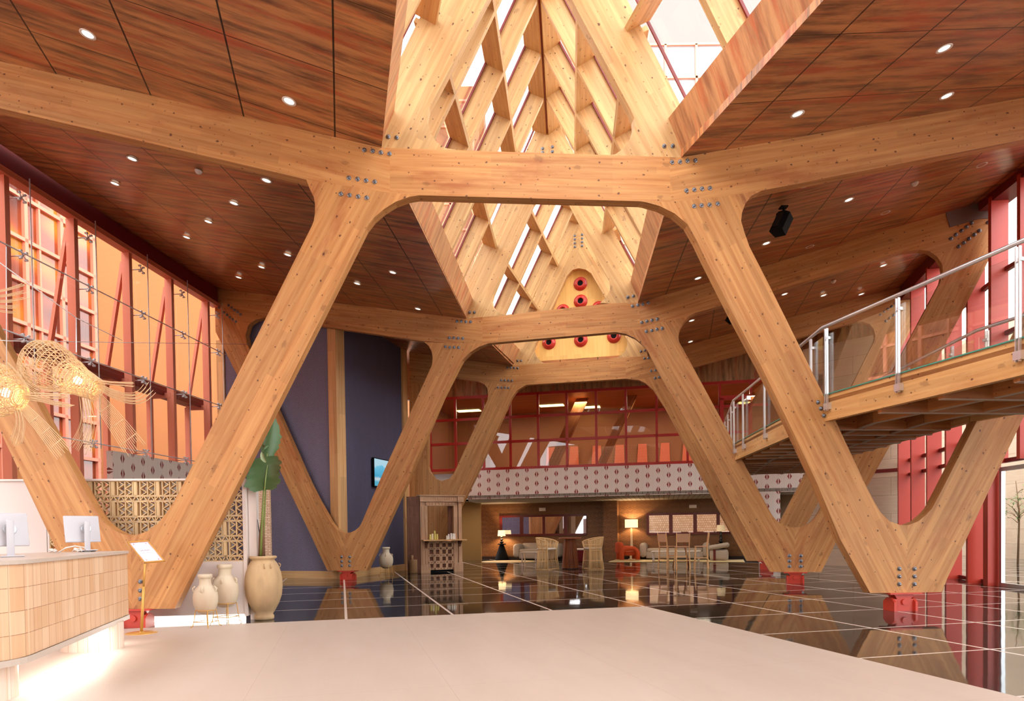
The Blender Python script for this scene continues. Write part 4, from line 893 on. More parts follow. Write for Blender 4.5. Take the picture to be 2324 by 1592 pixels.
def pointlight(p, pw, r=.05, col=(1, .8, .55), name='lamp_light'):
    ld = bpy.data.lights.new(name, 'POINT'); ld.energy = pw; ld.shadow_soft_size = r; ld.color = col
    o = bpy.data.objects.new(name, ld); COL.objects.link(o); o.location = p; return o
yaw = math.atan2(dT.y, dT.x)
arealight(A_+dT*1.5-nR*.12+Z3*.31, 3.0, .08, 11, (0, 0, yaw), name='desk_led')
arealight(RW.P((sA+sB)/2, .1, -.02), Lb, .03, 1.0, (math.radians(25), 0, math.atan2(RW.e.y, RW.e.x)), name='wall_led')

# monitors
def monitor(p, lb, sc=1.0):
    t = thing('computer_monitor', lb, 'monitor', p, 'white monitors on the reception desk'); M_MW = M_WHITE if 'monitor_white' not in bpy.data.materials else bpy.data.materials['monitor_white']
    if 'monitor_white' not in bpy.data.materials: M_MW = plain('monitor_white', (196, 196, 204), .3)
    r = Vector((.62, .78, 0)).normalized(); u = Vector((-.16, .1, 1)); u = (u-r*u.dot(r)).normalized(); f = r.cross(u)      # f points to us
    if f.y > 0: f = -f
    c = p+Vector((-.1, .06, .285)); mb = MB(); mb.rbox(c, (.2, .17, .012), .01, (r, u, f)); mb.build('display', M_MW, t)
    mb = MB(); mb.box(c-f*.013, (.19, .16, .002), (r, u, f)); mb.build('screen', M_BLACK, t)
    def disc(rad, off, h, name, mat):
        mb = MB(); vs = [c+r*.04+f*(off+k*h)+(r*math.cos(a*math.pi/12)+u*math.sin(a*math.pi/12))*rad*(1-.15*k) for k in (0, 1) for a in range(24)]
        mb.add(vs, [(a, (a+1) % 24, 24+(a+1) % 24, 24+a) for a in range(24)]+[tuple(range(24, 48))]); return mb.build(name, mat, t)
    disc(.06, .012, .02, 'hinge_disc', M_ALU); disc(.032, .03, .02, 'hinge_cap', M_WHITE)
    mb = MB(); mb.rbox(p+Vector((0, 0, .19)), (.032, .012, .19), .008, (r, f, Z3)); mb.rbox(p+Vector((-.03, .03, .006)), (.1, .09, .006), .004, (r, f, Z3)); mb.build('stand', M_MW, t)
monitor(at_y(199, 1253, 8.55)*1, 'white computer monitor seen from behind at the far end of the reception counter')
monitor(at_y(25, 1268, 6.75), 'white computer monitor seen from behind, cut off by the left edge of the photo')
def cable(c, lb, s):
    mb = MB(); rr = random.Random(s); pts = []
    for k in range(40):
        a = k*.9; pts.append(c+Vector((math.cos(a)*rr.uniform(.02, .055), math.sin(a)*rr.uniform(.015, .04), .012+rr.uniform(0, .045))))
    mb.tube(pts, .006, 6); mb.build('cable_coil', M_WHITE, **L(lb, 'cable', 'white cable coils'))
cable(at_y(121, 1257, 8.0), 'small tangle of white cable on the counter left of the far monitor', 1); cable(at_y(176, 1255, 8.1), 'small tangle of white cable on the counter at the foot of the far monitor', 2)
mb = MB(); mb.tube([at_y(132, 1255, 8.1), at_y(150, 1244, 8.1), at_y(170, 1240, 8.1), at_y(190, 1243, 8.2), at_y(194, 1250, 8.3)], .008, 8); mb.build('cable', M_WHITE, **L('white cable arching over the counter behind the monitor stand', 'cable'))

# sign on a brass stand
M_BRASS = plain('brass', (214, 164, 84), .35, .4)
p = on_z(321, 1438.5); Yp = p.y
t = thing('sign_stand', 'brass floor stand with slanted framed notice beside the reception desk', 'sign stand', p)
mb = MB(); mb.lathe([(.21, 0), (.215, .008), (.2, .014), (.03, .018), (.03, .03)], p, 36); mb.build('base', M_BRASS, t)
mb = MB(); pt = at_y(329, 1280, Yp-.02); pm = at_y(326, 1332, Yp); mb.tube([p+Z3*.01, pm], .02, 10); mb.tube([pm, pt], .013, 10); mb.build('pole', M_BRASS, t)
BL, BR, TL, TR = at_y(327, 1278, Yp), at_y(375, 1274, Yp+.09), at_y(288, 1230, Yp+.1), None; TR = BR+(TL-BL)
rv = (BR-BL); uv_ = (TL-BL); nn_ = rv.cross(uv_).normalized()
if nn_.y > 0: nn_ = -nn_
mb = MB(); c = (BL+TR)/2; r1, u1 = rv.normalized(), uv_.normalized(); u1 = (u1-r1*u1.dot(r1)).normalized(); hw, hh = rv.length/2, uv_.length/2
def skew(a, b, o=0): return c+rv*(a/2)+uv_*(b/2)+nn_*o
for a0, b0, a1, b1_ in ((-1, -1, 1, -.9), (-1, .9, 1, 1), (-1, -1, -.88, 1), (.88, -1, 1, 1)):
    mb.prism([skew(a0, b0), skew(a1, b0), skew(a1, b1_), skew(a0, b1_)], nn_*-.02)
mb.build('frame', M_BRASS, t)
mb = MB(); mb.prism([skew(-.93, -.93, -.012), skew(.93, -.93, -.012), skew(.93, .93, -.012), skew(-.93, .93, -.012)], nn_*-.004); sg_ = mb.build('notice', plain('notice_paper', (234, 226, 236), .5), t)
M_INK = plain('ink', (70, 60, 70), .6); M_ROSE = plain('rose_ink', (196, 96, 110), .6); M_GREY = plain('grey_ink', (176, 168, 178), .6)
fc = bpy.data.curves.new('txt', 'FONT'); fc.body = 'SALIDAS'; fc.align_x = 'CENTER'; fc.align_y = 'CENTER'; fc.size = 1
fo = bpy.data.objects.new('txt', fc); COL.objects.link(fo); dg = bpy.context.evaluated_depsgraph_get(); me = bpy.data.meshes.new_from_object(fo.evaluated_get(dg)); 
vsx = [v.co.copy() for v in me.vertices]; fx_ = [list(p_.vertices) for p_ in me.polygons]; bpy.data.objects.remove(fo)
mx = max(abs(v.x) for v in vsx)
mb = MB(); mb.add([skew(v.x/mx*.46, .12+v.y*.15, -.0105) for v in vsx], fx_); mb.build('lettering', M_INK, t)
mb = MB()
for a0, a1 in ((-.45, -.12), (-.08, .2), (.24, .46)): mb.quad(skew(a0, -.1, -.0105), skew(a1, -.1, -.0105), skew(a1, -.07, -.0105), skew(a0, -.07, -.0105))
mb.build('small_print', M_GREY, t)
for sx_ in (-1, 1):
    for sy_ in (-1, 1):
        mb = MB()
        mb.quad(skew(sx_*.55, sy_*.72, -.0105), skew(sx_*.66, sy_*.67, -.0105), skew(sx_*.6, sy_*.78, -.0105), skew(sx_*.5, sy_*.8, -.0105))
        mb.quad(skew(sx_*.8, sy_*.2, -.0105), skew(sx_*.82, sy_*.2, -.0105), skew(sx_*.84, sy_*.85, -.0105), skew(sx_*.82, sy_*.85, -.0105))
        mb.quad(skew(sx_*.1, sy_*.86, -.0105), skew(sx_*.1, sy_*.88, -.0105), skew(sx_*.82, sy_*.88, -.0105), skew(sx_*.82, sy_*.86, -.0105))
        mb.build('corner_ornament', M_ROSE, t)

# ------------------------------------------------------------------ jars
def clay(name, a, b, c_):
    t = NT(name); n1 = t.n('TexNoise', {'Vector': t.n('TexCoord', None).outputs[3].node, 'Scale': 5, 'Detail': 6, 'Roughness': .6}) if False else None
    tc = t.n('TexCoord'); mp = t.n('Mapping', {0: (tc, 3)}); mp.inputs[3].default_value = (3, 3, 1.2); n1 = t.n('TexNoise', {'Vector': mp, 'Scale': 2, 'Detail': 6, 'Roughness': .6}); n2 = t.n('TexNoise', {'Vector': mp, 'Scale': 1.0, 'Detail': 3})
    c = t.mix(n1, a, b); c = t.mix(t.math('MULTIPLY', t.math('SUBTRACT', n2, .5, clamp=True), 3, clamp=True), c, c_); return t.fin(c, .75, bump=n1, bstr=.15)
M_JAR = clay('weathered_clay', srgb(176, 142, 102), srgb(214, 186, 144), srgb(132, 102, 74)); M_JARW = clay('white_clay', srgb(198, 182, 156), srgb(220, 206, 182), srgb(186, 156, 128))
def handle(mb, c, r, z, a, s=.05):
    d = Vector((math.cos(a), math.sin(a), 0)); mb.tube([c+d*(r-.01)+Z3*(z-s), c+d*(r+s*.7)+Z3*(z-s*.3), c+d*(r+s*.9)+Z3*(z+s*.4), c+d*(r+s*.2)+Z3*(z+s)], s*.22, 8)
p = on_z(600, 1406.5); k = 1/(1549/p.y); t = thing('terracotta_jar', 'big weathered terracotta jar standing at the white wall end with a plant in it', 'jar', p)
prof = [(20, 0), (21.5, 3), (21.5, 9), (18.5, 12), (25, 22), (33, 37), (39, 55), (41, 75), (40.5, 92), (38, 107), (33, 123), (28, 131), (25, 134), (24.5, 137), (29, 139), (30, 142), (28, 144.5), (23, 144.5), (22, 138), (24, 125)]
mb = MB(); mb.lathe([(r*k, z*k) for r, z in prof], p, 40); mb.build('body', M_JAR, t)
for a in (-2.75, -1.15, -.75, .6, 2.2): mb = MB(); handle(mb, p, 33*k, 121*k, a, .045); mb.build('lug', M_JAR, t)
def small_jar(p, s, top, wbody, zb_, lb, M=M_JARW, dark=False):
    """p on floor; heights in metres"""
    t = thing('clay_amphora', lb, 'jar', p, 'small clay jars on wire stands'); Hh = top-zb_; w = wbody/2
    prof = [(.3, 0), (.55, .03), (.82, .12), (.98, .28), (1, .42), (.95, .53), (.78, .64), (.56, .71), (.49, .76), (.47, .88), (.5, .9), (.58, .92), (.58, .98), (.54, 1), (.42, 1), (.4, .9)]
    mb = MB(); mb.lathe([(r*w, zb_+z*Hh) for r, z in prof], p, 32); mb.build('body', M, t)
    for a in (-2.95, -1.45, -.1): mb = MB(); handle(mb, p, .74*w, zb_+.61*Hh, a, .055); mb.build('lug', M, t)
    t2 = thing('wire_stand', 'thin brass wire tripod under ' + lb, 'stand', p, 'wire tripods'); rz = zb_+.1*Hh; rr = w*.8
    mb = MB(); mb.tube([p+Vector((math.cos(a*.3927)*rr, math.sin(a*.3927)*rr, rz)) for a in range(17)], .006, 6); mb.build('ring', M_BRASS, t2)
    ft = []
    for a in (-2.6, -1.0, .4, 1.9):
        d = Vector((math.cos(a), math.sin(a), 0)); mb = MB(); mb.tube([p+d*rr+Z3*rz, p+d*(rr+.02)+Z3*rz*.5, p+d*(rr+.04)+Z3*.03, p+d*(rr+.075)+Z3*.007], .007, 6); mb.build('leg', M_BRASS, t2); ft.append(p+d*(rr+.03)+Z3*rz*.33)
    mb = MB(); mb.tube(ft+[ft[0]], .006, 6); mb.build('brace', M_BRASS, t2)
small_jar(on_z(468, 1424), 1, .80, .355, .2, 'the front white clay jar')
small_jar(on_z(513, 1415), 1, .93, .40, .25, 'the back white clay jar')
small_jar(on_z(877, 1306.5), 1, .92, .45, .22, 'the far white clay jar')
for o in COL.objects:
    if o.name.startswith('clay_amphora') and o.parent is None:
        o['label'] = {'the front white clay jar': 'front small white clay jar with lug handles, shorter of the pair by the reception wall', 'the back white clay jar': 'back small white clay jar, taller of the pair by the reception wall', 'the far white clay jar': 'white clay jar standing alone in front of the navy wall'}[o['label']]
# plant
t = thing('banana_plant', 'banana plant with broad torn green leaves growing from the big terracotta jar', 'plant', p+Z3*1.0); Yj = p.y
def P2(x, y, dy=0): return at_y(x, y, Yj+dy)
M_STEM = plain('plant_stem', (120, 136, 66), .5); M_DRY = plain('dry_stalk', (120, 84, 62), .9)
def leafmat():
    t = NT('banana_leaf'); sp = t.n('SeparateXYZ', {0: t.n('UVMap')}); st = t.n('TexWave', {'Vector': t.uv(1, 26), 'Scale': 1, 'Distortion': 1.0}); st.bands_direction = 'Y'
    c = t.mix(t.math('MULTIPLY', st, .45), srgb(58, 92, 52), srgb(118, 148, 100)); return t.fin(c, .4, spec=.5)
M_LEAF = leafmat()
mb = MB(); mb.tube([P2(594, 1266), P2(594, 1220), P2(595, 1180)], [.055, .045, .02], 10); mb.build('trunk', M_DRY, t)
mb = MB(); mb.tube([P2(592, 1262, -.05), P2(594, 1200, -.06), P2(597, 1140, -.06), P2(601, 1060, .0)], [.022, .018, .014, .008], 8); mb.build('leaf_stalk', M_STEM, t)
mb = MB(); mb.tube([P2(597, 1262, .03), P2(600, 1180, .03), P2(603, 1110, .05), P2(606, 1030, .1)], [.02, .014, .012, .01], 8); mb.build('leaf_stalk', M_STEM, t)
mb = MB(); mb.tube([P2(588, 1262, .0), P2(589, 1210, 0), P2(584, 1180, 0)], [.01, .008, .004], 6); mb.build('dry_stalk', plain('dead_stalk', (50, 38, 34), .9), t)
def leaf(pts, wid, side, curl, notches=0, name='leaf', mat=M_LEAF, seed=1):
    m = len(pts); rr = random.Random(seed); mb = MB(); cols = 9; vs = []; uv = []
    fine = []; nt_ = [rr.uniform(0, 1) for _ in range(24)]
    for i in range(24):
        tpar = i/23*(m-1); a = int(min(tpar, m-2)); fr = tpar-a; fine.append(pts[a].lerp(pts[a+1], fr))
    for i, c in enumerate(fine):
        u = i/23; w = wid(u)*(1+rr.uniform(-.05, .05)); 
        for j in range(cols):
            x = -1+2*j/(cols-1); w = w if abs(x) < .9 else w*(.8+.2*nt_[(i*2+j) % 24]); vs.append(c+side*x*w+Vector((0, -1, 0))*curl*(x*x)*w*1.2+Vector((0, 0, -1))*abs(x)**2*w*.15); uv.append((x, u+abs(x)*.12))
    f = [(i*cols+j, i*cols+j+1, (i+1)*cols+j+1, (i+1)*cols+j) for i in range(23) for j in range(cols-1)]
    mb.add(vs, f, uv, smooth=True); return mb.build(name, mat, t)
lw_ = lambda W: (lambda u: W*max(.02, math.sin(math.pi*min(1, u*.93+.07)))**.55)
leaf([P2(601, 1113, -.12), P2(603, 1085, -.1), P2(607, 1055, -.02), P2(610, 1036, .08)], lambda u: .315*min(1, .62+u*2.2)*(1 if u < .72 else 1-(u-.72)*1.1), Vector((.99, -.1, .08)), .3, seed=3)
mb = MB(); mb.tube([P2(600, 1116, -.14), P2(603, 1085, -.12), P2(607, 1056, -.04)], [.011, .009, .005], 6); mb.build('midrib', plain('pale_midrib', (150, 172, 104), .5), t)
leaf([P2(606, 1042, .1), P2(612, 1010, .12), P2(616, 980, .14), P2(619, 945, .2)], lw_(.17), Vector((.9, .35, .1)), -.3, seed=5)
leaf([P2(596, 1104, .12), P2(582, 1080, .14), P2(572, 1060, .16), P2(570, 1040, .2)], lw_(.16), Vector((.75, .3, -.4)), .3, seed=7)
leaf([P2(604, 1050, -.12), P2(598, 1040, -.14), P2(594, 1026, -.1)], lw_(.045), Vector((.9, 0, .2)), .6, mat=plain('pale_leaf', (158, 176, 132), .5), seed=9)
leaf([P2(592, 1012, .05), P2(600, 1018, -.0), P2(610, 1012, .05)], lw_(.07), Vector((.2, .2, .9)), .4, seed=11)

# ------------------------------------------------------------------ rattan pendant lamps
M_RAT = plain('rattan', (222, 190, 148), .6, var=.12, sc=9)
tt_ = NT('bulb_glow'); em = tt_.n('Emission', {0: srgb(255, 214, 140), 1: 14}); tt_.t.links.new(em.outputs[0], tt_.out.inputs[0]); M_BULB = tt_.m
def bez(ps, n=14):
    out = []; m = len(ps)
    for i in range(n+1):
        u = i/n*(m-1); k = int(min(u, m-2)); f = u-k; p0, p1, p2, p3 = ps[max(k-1, 0)], ps[k], ps[k+1], ps[min(k+2, m-1)]
        out.append(.5*((2*p1)+(p2-p0)*f+(2*p0-5*p1+4*p2-p3)*f*f+(3*p1-p0-3*p2+p3)*f**3))
    return out
def rattan_lamp(lb, Y, ax0, ax1, prof, bundles, core=True):
    a, b = at_y(*ax0, Y), at_y(*ax1, Y); L_ = (b-a).length; d = (b-a)/L_; x = d.cross(Vector((0, 1, 0))).normalized(); y = d.cross(x)
    t = thing('rattan_pendant', lb, 'pendant lamp', (a+b)/2, 'rattan pendant lamps'); NW = 44
    def R(u):
        for (u0, r0), (u1, r1) in zip(prof, prof[1:]):
            if u <= u1: f = (u-u0)/(u1-u0); f = f*f*(3-2*f); return r0+(r1-r0)*f
        return prof[-1][1]
    mb = MB()
    for k in range(NW):
        an = 2*math.pi*k/NW; mb.tube([a+d*L_*u+(x*math.cos(an+u*.9)+y*math.sin(an+u*.9))*R(u) for u in [i/16 for i in range(17)]], .0042, 4)
    for k in range(NW//2):
        an = 4*math.pi*k/NW; mb.tube([a+d*L_*u+(x*math.cos(an-u*1.6)+y*math.sin(an-u*1.6))*R(u) for u in [i/14 for i in range(15)]], .003, 4)
    for i in range(15):
        u = i/14; mb.tube([a+d*L_*u+(x*math.cos(q_)+y*math.sin(q_))*R(u) for q_ in [2*math.pi*j/28 for j in range(29)]], .0042, 4)
    mb.build('woven_shell', M_RAT, t)
    if core:
        mb = MB()
        for i in range(12):
            u = .5+.5*i/11; mb.tube([a+d*L_*u+(x*math.cos(q_)+y*math.sin(q_))*(R(u)*.62) for q_ in [2*math.pi*j/20 for j in range(21)]], .006, 4)
        mb.build('inner_coil', M_RAT, t)
        c = a+d*L_*.72; mb = MB(); mb.sphere(c, .045, 12, 8); mb.build('bulb', M_BULB, t); pointlight(c+d*.0, 9, .05, (1, .78, .45))
    for bi, (c0, spread, nst, dep) in enumerate(bundles):
        mb = MB(); base = [at_y(px, py, Y+dy) for px, py, dy in c0]; m = len(base)
        for k in range(nst):
            f = (k/(nst-1)-.5) if nst > 1 else 0; rr = random.Random(bi*50+k); tl = rr.uniform(.86, 1.0)
            pts = []
            for i, p_ in enumerate(base):
                w0 = spread[0]+(spread[1]-spread[0])*i/(m-1); dd = (base[min(i+1, m-1)]-base[max(i-1, 0)]).normalized(); sd_ = dd.cross(Vector((0, 1, 0))).normalized()
                pts.append(p_+sd_*f*w0+Vector((0, 1, 0))*math.sin(k*2.1)*dep)
            q_ = bez(pts); q_ = q_[:max(3, int(len(q_)*tl))]; mb.tube(q_, .0034, 4)
        if dep == 0:
            for u in (.25, .5, .75):
                i = int(u*(m-1)*1.0); p_ = base[0].lerp(base[-1], u); dd = (base[-1]-base[0]).normalized(); sd_ = dd.cross(Vector((0, 1, 0))).normalized(); w0 = spread[0]+(spread[1]-spread[0])*u
                mb.tube([p_-sd_*w0*.5, p_+sd_*w0*.5], .005, 4)
        mb.build('strand_bundle', M_RAT, t)
    return t
z8 = lambda x, y: (x/3.79, 640+y/3.79)
def B8(*pts): return [(*z8(x, y), d) for x, y, d in pts]
rattan_lamp('large woven rattan lamp with curling strands hanging before the left facade', 7.6, z8(250, 640), z8(830, 930), [(0, .12), (.08, .22), (.25, .275), (.42, .25), (.6, .2), (.8, .15), (1, .125)],
            [(B8((830, 880, 0), (960, 960, -.1), (1120, 1005, -.2), (1230, 980, -.25), (1320, 880, -.3)), (.06, .16), 12, .02),
             (B8((720, 960, 0), (745, 1080, 0), (760, 1200, .05), (720, 1350, .1), (650, 1480, .1)), (.1, .24), 14, .03),
             (B8((800, 960, 0), (920, 1110, 0), (1040, 1270, 0), (1200, 1490, 0)), (.12, .26), 12, 0),
             (B8((820, 850, 0), (950, 870, -.2), (1080, 878, -.4), (1160, 884, -.5)), (.03, .05), 5, .02),
             (B8((190, 760, 0), (210, 850, -.1), (330, 940, -.2), (500, 960, -.2), (620, 900, -.2)), (.05, .14), 9, .03),
             (B8((210, 600, 0), (165, 700, -.05), (190, 790, -.05), (290, 850, -.1)), (.02, .09), 9, .02)])
rattan_lamp('woven rattan lamp with straight strands, cut off at the left edge of the photo', 6.6, z8(-260, 860), z8(170, 990), [(0, .12), (.15, .22), (.4, .26), (.65, .25), (.85, .19), (1, .13)],
            [(B8((160, 980, 0), (330, 978, 0), (480, 982, 0), (630, 985, 0)), (.05, .04), 7, .02), (B8((200, 990, 0), (330, 1010, 0), (500, 1050, 0), (650, 1075, 0)), (.04, .04), 6, .02),
             (B8((150, 1090, 0), (175, 1200, 0), (160, 1300, 0), (120, 1430, 0)), (.06, .13), 9, .02), (B8((200, 1080, 0), (330, 1220, 0), (450, 1360, 0), (570, 1500, 0)), (.09, .18), 10, 0),
             (B8((60, 700, 0), (130, 780, 0), (190, 870, 0), (260, 960, 0)), (.03, .06), 6, .02)])
rattan_lamp('upper rattan lamp of which only strand ends reach into the left edge of the photo', 6.2, z8(-700, 20), z8(-300, 130), [(0, .1), (.3, .22), (.7, .18), (1, .1)],
            [(B8((-300, 130, 0), (-100, 125, 0), (80, 105, 0), (260, 60, 0)), (.05, .16), 8, .02), (B8((-300, 150, 0), (-120, 190, 0), (30, 215, 0), (170, 215, 0)), (.05, .12), 7, .02)], core=False)
def wire(pts, lb, r=.005): mb = MB(); mb.tube(pts, r, 6); mb.build('suspension_cable', M_ROD, **L(lb, 'cable', 'lamp suspension cables'))
wire([at_y(-10, 590, 6.2), at_y(173, 722, 8.2), at_y(277, 773, 9.9)], 'thin sloping steel cable carrying the rattan lamps at the left')
wire([at_y(-10, 772, 6.8), at_y(20, 774, 7.2), F2.hit(566, 782)], 'thin level steel cable running from the rattan lamps to the middle frame')
wire([at_y(14, 560, 6.6), at_y(15, 850, 6.6)], 'vertical hanging cable of the rattan lamp at the left edge', .004); wire([at_y(173, 722, 8.0), at_y(173, 800, 7.7)], 'short vertical hanging cable above the large rattan lamp', .006)
# ------------------------------------------------------------------ bridge
def near_pt(px, py, z): return on_z(px, py, z)
ZT, ZB = 3.51, 3.09
pA = F1.hit(1872, 926); pA = Vector((pA.x, pA.y, 0)); pB = F2.hit(1668, 1025); pB = Vector((pB.x, pB.y, 0))
pD = pA-bearing(-13.3)*9.5; pC = pB+bearing(14.1)*5.0
near = [pD, pA, pB, pC]
def sidev(i):
    d = (near[min(i+1, 3)]-near[max(i-1, 0)]).normalized(); return Vector((d.y, -d.x, 0))
WB = 2.62; far = [near[i]+sidev(i)*WB for i in range(4)]
bt = thing('footbridge', 'timber footbridge with glass railings crossing behind the right raking legs', 'footbridge', pA+sidev(1)*1.3)
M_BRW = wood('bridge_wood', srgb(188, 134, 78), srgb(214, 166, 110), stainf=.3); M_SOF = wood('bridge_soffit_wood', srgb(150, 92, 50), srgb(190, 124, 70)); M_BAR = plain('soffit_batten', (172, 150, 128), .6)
for i in range(3):
    a, b = near[i], near[i+1]; d = (b-a).normalized(); s = Vector((d.y, -d.x, 0))
    if i == 0: a2, b2_ = a, b-d*.0
    else: a2, b2_ = a+d*.0, b
    off = s*.22 if i < 3 else s*0
    mb = MB(); mb.prism([a2+Z3*ZB, b2_+Z3*ZB, b2_+Z3*ZT, a2+Z3*ZT], s*.1); mb.build('fascia', M_BRW, bt, grain=d)
    fa, fb = far[i], far[i+1]; mb = MB(); mb.prism([fa+Z3*ZB, fb+Z3*ZB, fb+Z3*ZT, fa+Z3*ZT], s*-.1); mb.build('fascia', M_BRW, bt, grain=d)
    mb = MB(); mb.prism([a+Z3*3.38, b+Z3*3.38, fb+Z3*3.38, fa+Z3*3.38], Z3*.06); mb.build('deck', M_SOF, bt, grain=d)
    Ls = (b-a).length; n = int(Ls/(.95 if i == 0 else .62)); mb = MB()
    for k in range(1, n):
        p, q_ = a.lerp(b, k/n), fa.lerp(fb, k/n); mb.beam(p+Z3*3.2+s*.1, q_+Z3*3.2-s*.1, .09, .3)
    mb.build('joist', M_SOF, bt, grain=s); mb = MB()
    for f in (.33, .67): mb.beam(a.lerp(fa, f)+Z3*3.21, b.lerp(fb, f)+Z3*3.21, .09, .28)
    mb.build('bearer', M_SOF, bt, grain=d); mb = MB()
    for k in range(1, n): p, q_ = a.lerp(b, k/n), fa.lerp(fb, k/n); mb.beam(p+Z3*3.045+s*.1, q_+Z3*3.045-s*.1, .07, .012)
    for f in (.33, .67): mb.beam(a.lerp(fa, f)+Z3*3.066, b.lerp(fb, f)+Z3*3.066, .07, .012)
    mb.build('batten', M_BAR, bt)
zr = 4.59
def railing(line, lb, outw, fr):
    pts = [p+outw(i)*.03+Z3*zr for i, p in enumerate(line)]; mb = MB(); mb.tube(pts, .028, 12); t = mb.build('handrail', M_CHROME, bt, label=lb)
    for i in range(len(line)-1):
        a, b = line[i], line[i+1]; d = (b-a).normalized(); o = Vector((d.y, -d.x, 0)); o = o if o.dot(outw(i)) > 0 else -o
        mb = MB(); mb.prism([a+d*.06+o*.015+Z3*(ZT-.02), b-d*.06+o*.015+Z3*(ZT-.02), b-d*.06+o*.015+Z3*(zr-.13), a+d*.06+o*.015+Z3*(zr-.13)], o*-.012); mb.build('glass_panel', M_GLASSR, t)
        mb = MB(); mb.beam(a+o*.012+Z3*(ZT+.0), b+o*.012+Z3*(ZT+.0), .02, .016); mb.build('glass_edge', M_GLASSE, t)
        for f in fr[i]:
            p = a+d*f; mb = MB()
            for k in (-.022, .022): mb.box(p+o*.05+d*k+Z3*((zr+ZB)/2+.05), (.006, .018, (zr-ZB)/2-.1), (d, o, Z3))
            mb.box(p+o*.03+Z3*(ZT-.2), (.05, .04, .05), (d, o, Z3)); mb.box(p+o*.03+Z3*(zr-.2), (.04, .025, .02), (d, o, Z3)); mb.build('baluster', M_STEEL if False else M_CHROME, t)
def s_on(i, px, y=1000):
    a, b = near[i], near[i+1]; pl = VPl(a, b); return pl.s_at(px)
L0 = (near[1]-near[0]).length
f0 = [s_on(0, px) for px in (2318, 2045, 1883)]; f1_ = [s_on(1, px) for px in (1742, 1692.7)]+[(pB-pA).length-.12]; f0 += [f0[0]-2.0, f0[0]-4]
railing(near, 'near steel handrail', lambda i: -sidev(i), [f0, [.5]+f1_, [.6, 1.9, 3.2]])
railing(far, 'far steel handrail', lambda i: sidev(i), [[L0-k for k in (.5, 2.1, 3.7, 5.3)], [.8, 2.4, 4.0], [.6, 2.2, 3.6]])

# ------------------------------------------------------------------ carved doorway cabinet
M_CARV = wood('carved_teak', srgb(166, 126, 98), srgb(214, 176, 142), knots=0, stainf=.3, stain=srgb(110, 74, 54), rough=.7, lam=.5, gs=2.5); M_CARVD = wood('shaded_carved_teak', srgb(86, 54, 42), srgb(130, 88, 68), knots=0, stainf=.3, rough=.7, gs=2.5)  # second teak is the same wood with shade put into its colour
CP = VPl(on_z(956, 1301), on_z(1050, 1297.5)); pxm = 1549/CP.P(.7, 0).y; Wc = CP.L
def cz(y): return (1299.5-y)/pxm
def cs(x): return (x-956)/94*Wc
t = thing('carved_doorway', 'old carved wooden doorway used as a counter, with shelf and coffered lower front', 'carved doorway', CP.P(Wc/2, 0))
def cb(mb, x0, x1, y0, y1, o0, o1): mb.prism([CP.P(cs(x0), cz(y1), o0), CP.P(cs(x1), cz(y1), o0), CP.P(cs(x1), cz(y0), o0), CP.P(cs(x0), cz(y0), o0)], CP.n*(o1-o0))
mb = MB(); cb(mb, 956, 972, 1139, 1299.5, 0, .3); cb(mb, 958.5, 960.5, 1150, 1290, -.02, 0); cb(mb, 966, 968, 1150, 1290, -.02, 0); cb(mb, 955, 976, 1282, 1299.5, -.05, .3); mb.build('jamb', M_CARV, t, grain=Z3)
mb = MB(); cb(mb, 1031, 1040, 1139, 1299.5, 0, .3); cb(mb, 1041.5, 1049, 1139, 1299.5, -.03, .3); cb(mb, 1030, 1050.5, 1279, 1299.5, -.06, .3); mb.build('jamb', M_CARV, t, grain=Z3)
mb = MB(); cb(mb, 955, 1052, 1127, 1139.5, -.06, .32); cb(mb, 953, 1056, 1124.8, 1127, -.12, .34); cb(mb, 1039, 1053, 1127, 1140, -.1, .32)
for k in range(14): cb(mb, 963+k*5.2, 965.5+k*5.2, 1129, 1137, -.075, -.06)
mb.build('cornice', M_CARV, t, grain=CP.e)
mb = MB(); cb(mb, 966, 1039, 1139.5, 1149, .0, .25)
for k in range(9): cb(mb, 969+k*7.3, 972.5+k*7.3, 1141, 1147, -.025, 0)
mb.build('lintel', M_CARV, t, grain=CP.e)
mb = MB(); cb(mb, 957, 1055, 1225.5, 1228, -.3, .25); mb.build('shelf', M_WOODD, t, grain=CP.e)
for x in (965, 1040): mb = MB(); mb.prism([CP.P(cs(x), cz(1228), -.24), CP.P(cs(x), cz(1228), 0), CP.P(cs(x), cz(1246), 0), CP.P(cs(x), cz(1236), -.08)], CP.e*.08); mb.build('shelf_bracket', M_CARVD, t)
mb = MB(); cb(mb, 972, 1031, 1229, 1293, .1, .16); mb.build('lower_panel', M_CARVD, t); mb = MB(); cb(mb, 972, 1031, 1293, 1299.3, .1, .2); mb.build('vent_grille', M_BLACK, t)
mb = MB(); X = [972, 976, 984, 990, 998, 1004.5, 1012.5, 1017.5, 1026, 1030.5]; Y = [1229, 1234, 1242.5, 1248.5, 1258, 1264.5, 1273.5, 1280.5, 1289.5, 1294]
for k in range(0, 10, 2): cb(mb, X[k], X[k+1], 1229, 1294, .02, .11); cb(mb, 972, 1031, Y[k], Y[k+1], .02, .11)
mb.build('coffer_grid', M_CARV, t, grain=Z3)
mb = MB()
for x in (974, 980, 987, 994, 1001, 1008, 1015, 1022, 1028):
    for y in (1246, 1262, 1277, 1291): c = CP.P(cs(x), cz(y), .02); mb.box(c, (.012, .01, .012), (CP.e, CP.n, Z3))
mb.build('stud', plain('iron_studs', (40, 30, 28), .5, .5), t, kind='stuff')
sh = CP.P(0, 0, .0); dv = (-CP.e*.62+CP.n*.18).normalized(); wl = 1.0
